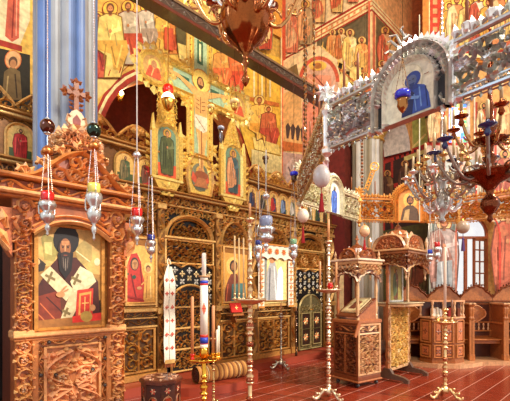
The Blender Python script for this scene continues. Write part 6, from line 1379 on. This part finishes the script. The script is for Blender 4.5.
# ================================================================== HANGING VOTIVE LAMPS AND OSTRICH EGGS
def chain(m, p, q, r, col, step=.03):
    p, q = Vector(p), Vector(q); n = max(2, int((q-p).length/step)); m.tube([p, q], r*.5, 4, col)
    for k in range(n): m.ball(p.lerp(q, (k+.5)/n), r, col, 4)
def votive(px, D, yt, y_egg, r_egg, c_egg, y_mid, y_glass, y_bot, c_glass, c_met, label, chain_col, wpx=8, mt='silver', cat='hanging lamp', knob=True):
    """votive lamp hung on three chains below an egg; rows are heights in the photo at distance D"""
    f = lambda py: CAMZ+(290-py)/F*D
    s = D/F; b = onD(px, 290, D); zt = f(yt); X0, Y0 = b.x, b.y; zb = f(y_bot); zg = f(y_glass); zm = f(y_mid); W = wpx*s
    t = thing('hanging_lamp', label, cat, (X0, Y0, zb))
    m = MB()
    if y_egg is not None:
        chain(m, (X0, Y0, f(y_egg)+r_egg*s), (X0, Y0, zt), .006, chain_col, .022); chain(m, (X0, Y0, zm), (X0, Y0, f(y_egg)-r_egg*s), .006, c_met, .03)
    else: m.tube([(X0, Y0, zm), (X0, Y0, zt)], .007, 6, chain_col)
    m.tube([(X0, Y0, zt-.02), (X0, Y0, 9.8)], .0014, 4, DK)
    m.build('hanging_chain', 'brass' if c_met != SIL else 'silver', t)
    if y_egg is not None:
        m = MB(); m.lathe([(max(.003, r_egg*s*math.sin(PI*k/12)), r_egg*s*(-1.15 if k < 6 else -1.0)*math.cos(PI*k/12)) for k in range(13)], 16, (X0, Y0, f(y_egg)), c_egg); m.build('egg', 'egg' if sum(c_egg) > 1 else 'copper', t, True)
        m = MB(); m.lathe([(.012, f(y_egg)-r_egg*s*1.25), (.03, f(y_egg)-r_egg*s*1.1), (.03, f(y_egg)-r_egg*s*1.02)], 10, (X0, Y0, 0), c_met); m.build('egg_cap', mt, t, True); m = MB(); m.lathe([(.03, f(y_egg)+r_egg*s*.95), (.012, f(y_egg)+r_egg*s*1.15)], 10, (X0, Y0, 0), c_met); m.build('egg_cap', mt, t, True)
    if knob:
        m = MB(); m.lathe([(.01, -.04), (.04, -.02), (.045, .0), (.035, .02), (.01, .045)], 12, (X0, Y0, zm), C(196, 120, 60) if y_egg is not None else SIL); m.build('chain_hub', mt, t, True)
    m = MB()
    for k in range(3):
        a = k*2*PI/3+.4; chain(m, (X0+.02*math.cos(a), Y0+.02*math.sin(a), zm-.02), (X0+W*.85*math.cos(a), Y0+W*.85*math.sin(a), zg-.02), .0055, chain_col, .016)
    m.build('lamp_chains', mt, t)
    m = MB(); g = W*.84; hg = g*1.5; m.lathe([(g*.7, zg-hg*.5), (g*.95, zg-hg*.2), (g, zg+hg*.2), (g*.92, zg+hg*.55), (g*.8, zg+hg*.55), (g*.75, zg)], 16, (X0, Y0, 0), c_glass); m.build('glass_cup', 'glass', t, True)
    m = MB(); H = zg-hg*.5-zb; z1 = zg-hg*.5
    pr = [(.002, zb), (W*.18, zb+H*.06), (W*.10, zb+H*.13), (W*.30, zb+H*.2), (W*.36, zb+H*.27), (W*.16, zb+H*.34), (W*.42, zb+H*.40), (W*.78, zb+H*.48), (W*.92, zb+H*.57), (W*.85, zb+H*.64), (W*.5, zb+H*.70), (W*.55, zb+H*.74), (W*1.0, zb+H*.84), (W*1.12, zb+H*.92), (W*.95, z1), (W*.6, z1+.01)]
    m.lathe(pr, 24, (X0, Y0, 0), c_met, 8, .06); m.build('lamp_body', mt, t, True)
    for k in range(3):
        a = k*2*PI/3+.4; m = MB(Matrix.Translation((X0, Y0, 0)) @ Matrix.Rotation(a, 4, 'Z')); m.tube([(W*.6, 0, zb+H*.6), (W*1.05, 0, zb+H*.66), (W*1.1, 0, zb+H*.85), (W*.9, 0, zg-.02)], [.008, .007, .007, .005], 6, c_met); m.build('handle', mt, t, True)
    settle(t); return t
RG = C(206, 24, 20)
votive(47.5, 3.15, -30, 126, 7.0, C(96, 50, 30), 151, 197, 236, RG, SIL, 'silver hanging lamp with red glass before the blue column, leftmost of all', C(226, 196, 170), 7.5)
votive(94, 3.2, -30, 130, 7.0, C(40, 56, 40), 146, 189, 241, C(214, 196, 90), SIL, 'silver hanging lamp with yellowish glass under a dark green egg, over the near shrine', C(226, 206, 196), 7.5)
votive(137, 4.1, -30, None, 6, None, 155, 213, 246, RG, SIL, 'silver lamp with red glass on beaded chains, right of the near shrine', C(226, 214, 206), 6.5)
votive(151, 4.3, 130, None, 6, None, 175, 238, 263, C(40, 50, 130), SIL, 'small silver lamp with dark blue glass beside the mother and child icon', C(214, 206, 200), 4.6, knob=False)
votive(258.5, 4.9, 165, None, 6, None, 190, 243, 272, C(40, 50, 120), SIL, 'slim silver hanging lamp with blue band, left of the white-draped icon', C(200, 190, 180), 4.0, knob=False)
votive(293.5, 5.0, 165, None, 6, None, 190, 242, 268, C(130, 180, 130), SIL, 'slim silver hanging lamp with green glass, right of the white-draped icon', C(200, 190, 180), 4.2, knob=False)
votive(266, 4.2, 150, None, 6, None, 196, 222, 252, C(130, 136, 160), SIL, 'broad ornate silver hanging lamp in front of the arch over the draped icon', C(200, 190, 180), 8, knob=True)
votive(437, 4.6, 160, None, 6, None, 215, 245, 266, C(206, 30, 24), SIL, 'small silver lamp with red glass hanging by the gilt-panelled canopy stand', C(200, 190, 180), 4.0, knob=False)
votive(430, 5.2, 170, None, 6, None, 222, 252, 266, C(40, 70, 190), SIL, 'tiny silver lamp with blue glass just left of the red-glass one by the canopy', C(200, 190, 180), 3.4, knob=False)
def egg(px, D, yt, yc, ry, rx, tass, c_egg, c_t, label):
    f = lambda py: CAMZ+(290-py)/F*D
    s = D/F; b = onD(px, 290, D); X0, Y0 = b.x, b.y; t = thing('ostrich_egg', label, 'egg ornament', (X0, Y0, f(tass)))
    m = MB(); m.lathe([(max(.002, rx*s*math.sin(PI*k/16)*(1+.06*math.cos(PI*k/16))), -ry*s*math.cos(PI*k/16)) for k in range(17)], 20, (X0, Y0, f(yc)), c_egg); m.build('egg', 'egg', t, True)
    m = MB(); m.tube([(X0, Y0, f(yc)+ry*s), (X0, Y0, 9.8)], .0014, 5, DK); m.lathe([(.02, f(yc)+ry*s*.97), (.008, f(yc)+ry*s+.02)], 8, (X0, Y0, 0), BRS); m.build('cord', 'brass', t)
    m = MB(); z0, z1 = f(tass), f(yc)-ry*s; h = z1-z0; m.tube([(X0, Y0, z1+.005), (X0, Y0, z0+h*.7)], .004, 5, c_t); m.ball((X0, Y0, z0+h*.7), .014, c_t, 8)
    for k in range(14):
        a = k*2*PI/14; m.tube([(X0+.006*math.cos(a), Y0+.006*math.sin(a), z0+h*.68), (X0+.014*math.cos(a), Y0+.014*math.sin(a), z0+h*.35), (X0+.02*math.cos(a), Y0+.02*math.sin(a), z0)], .005, 4, c_t)
    m.build('tassel', 'cloth', t); settle(t)
EC = C(226, 206, 180)
egg(321.5, 3.35, 120, 176, 11.5, 8.6, 212, C(196, 186, 178), C(150, 16, 20), 'largest egg ornament with dark red tassel, hanging left of the silver blue-saint panel')
egg(303, 4.6, 150, 215.5, 7.0, 6.0, 243, EC, C(150, 16, 20), 'white egg ornament with red tassel before the small arched icons')
egg(364.5, 5.6, 170, 231, 6.0, 5.2, 250, C(226, 180, 136), C(170, 20, 24), 'warm cream egg ornament with red tassel before the distant column')
egg(463, 5.0, 200, 227, 6.6, 6.0, 251, C(176, 150, 124), C(90, 60, 110), 'grey-brown egg ornament with purple tassel in front of the bright window')
# small lamps: blue cup on amber bowl in front of the silver icon, tiny blue cup at mid
def cup_lamp(px, D, ycup, r, cc, cb, label, ytop, hb=14):
    f = lambda py: CAMZ+(290-py)/F*D
    s = D/F; b = onD(px, 290, D); X0, Y0 = b.x, b.y; z = f(ycup); R = r*s; t = thing('hanging_lamp', label, 'hanging lamp', (X0, Y0, z-hb*s))
    m = MB(); m.lathe([(R*.75, z-R*.5), (R, z-R*.3), (R*1.05, z+R*.25), (R*.9, z+R*.5), (R*.7, z+R*.4)], 16, (X0, Y0, 0), cc); m.build('glass_cup', 'glass', t, True)
    m = MB(); m.lathe([(.004, z-hb*s), (R*.25, z-hb*s*.93), (R*.5, z-hb*s*.8), (R*.72, z-hb*s*.6), (R*.65, z-hb*s*.35), (R*.78, z-R*.5)], 16, (X0, Y0, 0), cb); m.build('lamp_body', 'copper', t, True)
    m = MB()
    for k in range(3): a = k*2*PI/3+.3; chain(m, (X0+R*math.cos(a), Y0+R*math.sin(a), z), (X0, Y0, z+R*5), .003, C(150, 110, 70), .02)
    m.tube([(X0, Y0, z+R*5), (X0, Y0, 9.8)], .0014, 4, DK); m.build('lamp_chains', 'brass', t); settle(t)
cup_lamp(402.5, 2.15, 95, 7.5, C(30, 44, 200), C(170, 110, 50), 'blue glass cup on an amber bowl hanging in front of the blue saint panel', -40, 18)
cup_lamp(294, 4.2, 174, 4.0, C(24, 40, 190), C(90, 70, 50), 'small bright blue glass lamp before the pale lower fresco left of the largest egg', 60, 9)
cup_lamp(265.5, 5.6, 158, 3.2, C(90, 60, 30), C(80, 56, 30), 'tiny dark bronze lamp before the yellow fresco right of the painted cross', 80, 7)
cup_lamp(211, 3.6, 107, 3.6, C(226, 190, 110), C(230, 180, 80), 'tiny gold pendant lamp left of the two hanging before the crucifix', 60, 8)
cup_lamp(234.5, 3.6, 102, 4.6, C(236, 196, 120), C(230, 180, 80), 'small gold pendant lamp directly right of the crucified figure', 40, 9)
cup_lamp(221, 4.4, 128, 3.2, C(150, 150, 160), C(120, 100, 90), 'narrow grey-silver pendant lamp by the apex of the brown mourning-man panel', 60, 16)

# ================================================================== BRASS CHANDELIERS
def scroll_arm(T, pts, r, col, name, root, mt, curls=True):
    m = MB(T); m.tube(pts, r, 8, col)
    return m.build(name, mt, root, True)
def chandelier(px, D, yc, label, R, tiers, body, mt, drop, top, hang=5.6, colr=BRS, cupc=None, scale=1.0):
    f = lambda py: CAMZ+(290-py)/F*D
    b = onD(px, 290, D); X0, Y0 = b.x, b.y; z0 = f(yc); t = thing('chandelier', label, 'chandelier', (X0, Y0, z0+drop))
    m = MB(); m.lathe([(r, z0+z) for r, z in body], 48, (X0, Y0, 0), colr, 12, .025)
    for q in range(8):
        a_ = q*PI/4; zz_, rr_b = max(((r, z) for r, z in body))[::-1]; m.ball((X0+rr_b*.99*math.cos(a_), Y0+rr_b*.99*math.sin(a_), z0+zz_), .018, jit(colr, random), 6); m.build('body', mt, t, True)
    m = MB(); chain(m, (X0, Y0, z0+top), (X0, Y0, hang), .012, colr, .04); m.tube([(X0, Y0, hang), (X0, Y0, 9.8)], .006, 5, colr); m.build('hanging_chain', 'brass', t)
    for (n, zr, ra, ph, up, cup, cr, ac, amt) in tiers:
        for k in range(n):
            T = Matrix.Translation((X0, Y0, z0+zr)) @ Matrix.Rotation(ph+k*2*PI/n, 4, 'Z')
            pts = []
            for q in range(25):
                s = q/24; pts.append((.05*scale+(ra-.05*scale)*s, 0, -up*.55*math.sin(PI*s*1.05)+up*.55*s**2.2))
            m = MB(T); m.tube(pts, [.011*scale]*25, 8, ac)
            # curls on the arm
            for (cx_, cz_, rr, sg) in ((ra*.42, -up*.28, ra*.16, 1), (ra*.78, -up*.08, ra*.13, -1)):
                m.tube([(cx_+rr*(1-q/16)*math.cos(sg*q*.55), 0, cz_+rr*(1-q/16)*math.sin(sg*q*.55)) for q in range(14)], .006*scale, 6, ac)
            arm = m.build('arm', amt, t, True)
            ex, ez = pts[-1][0], pts[-1][2]
            m = MB(T); m.lathe([(.008, ez-.05*scale), (.022*scale, ez-.03*scale), (.012*scale, ez), (cr*.5, ez+.004), (cr*1.25, ez+.016), (cr*1.3, ez+.022), (cr*.4, ez+.014), (.010*scale, ez+.02), (.013*scale, ez+.05*scale), (.010*scale, ez+.052*scale)], 16, (ex, 0, 0), cup or ac); m.build('drip_cup', 'glass' if cup == C(26, 40, 92) else amt, arm, True)
            m = MB(T); m.lathe([(.011*scale, ez+.06*scale), (.011*scale, ez+.17*scale), (.004, ez+.18*scale)], 8, (ex, 0, 0), C(226, 200, 150)); m.build('candle', 'wax', arm, True)
    settle(t); return t
CPR = C(150, 66, 30)
# C1 top middle: big bulb
bulb = [(.003, -.37), (.016, -.35), (.024, -.325), (.010, -.30), (.012, -.25), (.022, -.235), (.012, -.22), (.018, -.18), (.04, -.165), (.045, -.15), (.06, -.135), (.095, -.105), (.125, -.06), (.14, -.01), (.142, .03), (.132, .08), (.105, .13), (.06, .165), (.05, .22), (.075, .25), (.05, .29), (.03, .36), (.05, .40), (.02, .44), (.02, .8)]
chandelier(245.5, 2.2, 22, 'large copper-brass globe chandelier with scrolled arms at the top of the picture', .3,
           ((6, .12, .36, .35, .30, CPR, .045, C(206, 150, 90), 'copper'), (6, .22, .24, .9, .2, CPR, .035, C(216, 206, 196), 'silver')), bulb, 'copper', -.36, .8, 4.6, C(190, 104, 42))
# C2 right: wide dish with tiers of blue drip cups
dish = [(.003, -.30), (.02, -.28), (.012, -.25), (.04, -.22), (.062, -.18), (.055, -.14), (.02, -.10), (.03, -.07), (.06, -.03), (.12, .0), (.185, .03), (.19, .045), (.17, .05), (.05, .055), (.022, .07), (.03, .12), (.045, .15), (.02, .19), (.025, .24), (.11, .27), (.115, .28), (.02, .29), (.03, .34), (.05, .38), (.025, .42), (.03, .5), (.015, .56), (.015, 1.0)]
chandelier(490, 2.7, 180, 'tiered brown-brass chandelier with wide dish and blue drip cups at the right edge', .5,
           ((8, .10, .36, .2, .22, C(26, 40, 92), .042, C(150, 130, 116), 'silver'), (6, .30, .24, .5, .16, C(150, 76, 40), .036, C(196, 150, 100), 'brass')), dish, 'copper', -.3, 1.0, 4.6, C(160, 80, 40))
# C3: silver crystal-like chandelier beneath it
slim = [(.003, -.22), (.03, -.2), (.015, -.17), (.05, -.12), (.07, -.06), (.05, 0), (.02, .03), (.03, .1), (.05, .13), (.02, .18), (.02, .3), (.04, .33), (.015, .38), (.012, .6)]
chandelier(442, 3.1, 196, 'silver chandelier crowded with fine curled arms, left of the wide dish chandelier', .3,
           ((10, .05, .27, .1, .16, SV2, .03, C(180, 170, 160), 'silver'), (8, .18, .18, .4, .12, C(230, 190, 120), .026, C(170, 150, 130), 'silver'), (8, -.08, .16, .0, .10, C(230, 190, 120), .024, SV2, 'silver')), slim, 'silver', -.22, .6, 4.6, SV2, scale=.8)
# thin iron rods with candles crossing the view
t = thing('rope', 'pale vertical hanging cord before the red-framed panels behind the gold arch icon', 'cord', onD(419, 222, 6.0))
m = MB(); p = onD(419.5, 150, 6.0); m.tube([(p.x, p.y, onD(0, 222, 6.0).z), (p.x, p.y, 5.8)], .008, 6, C(206, 200, 170)); m.build('cord', 'cloth', t); settle(t)
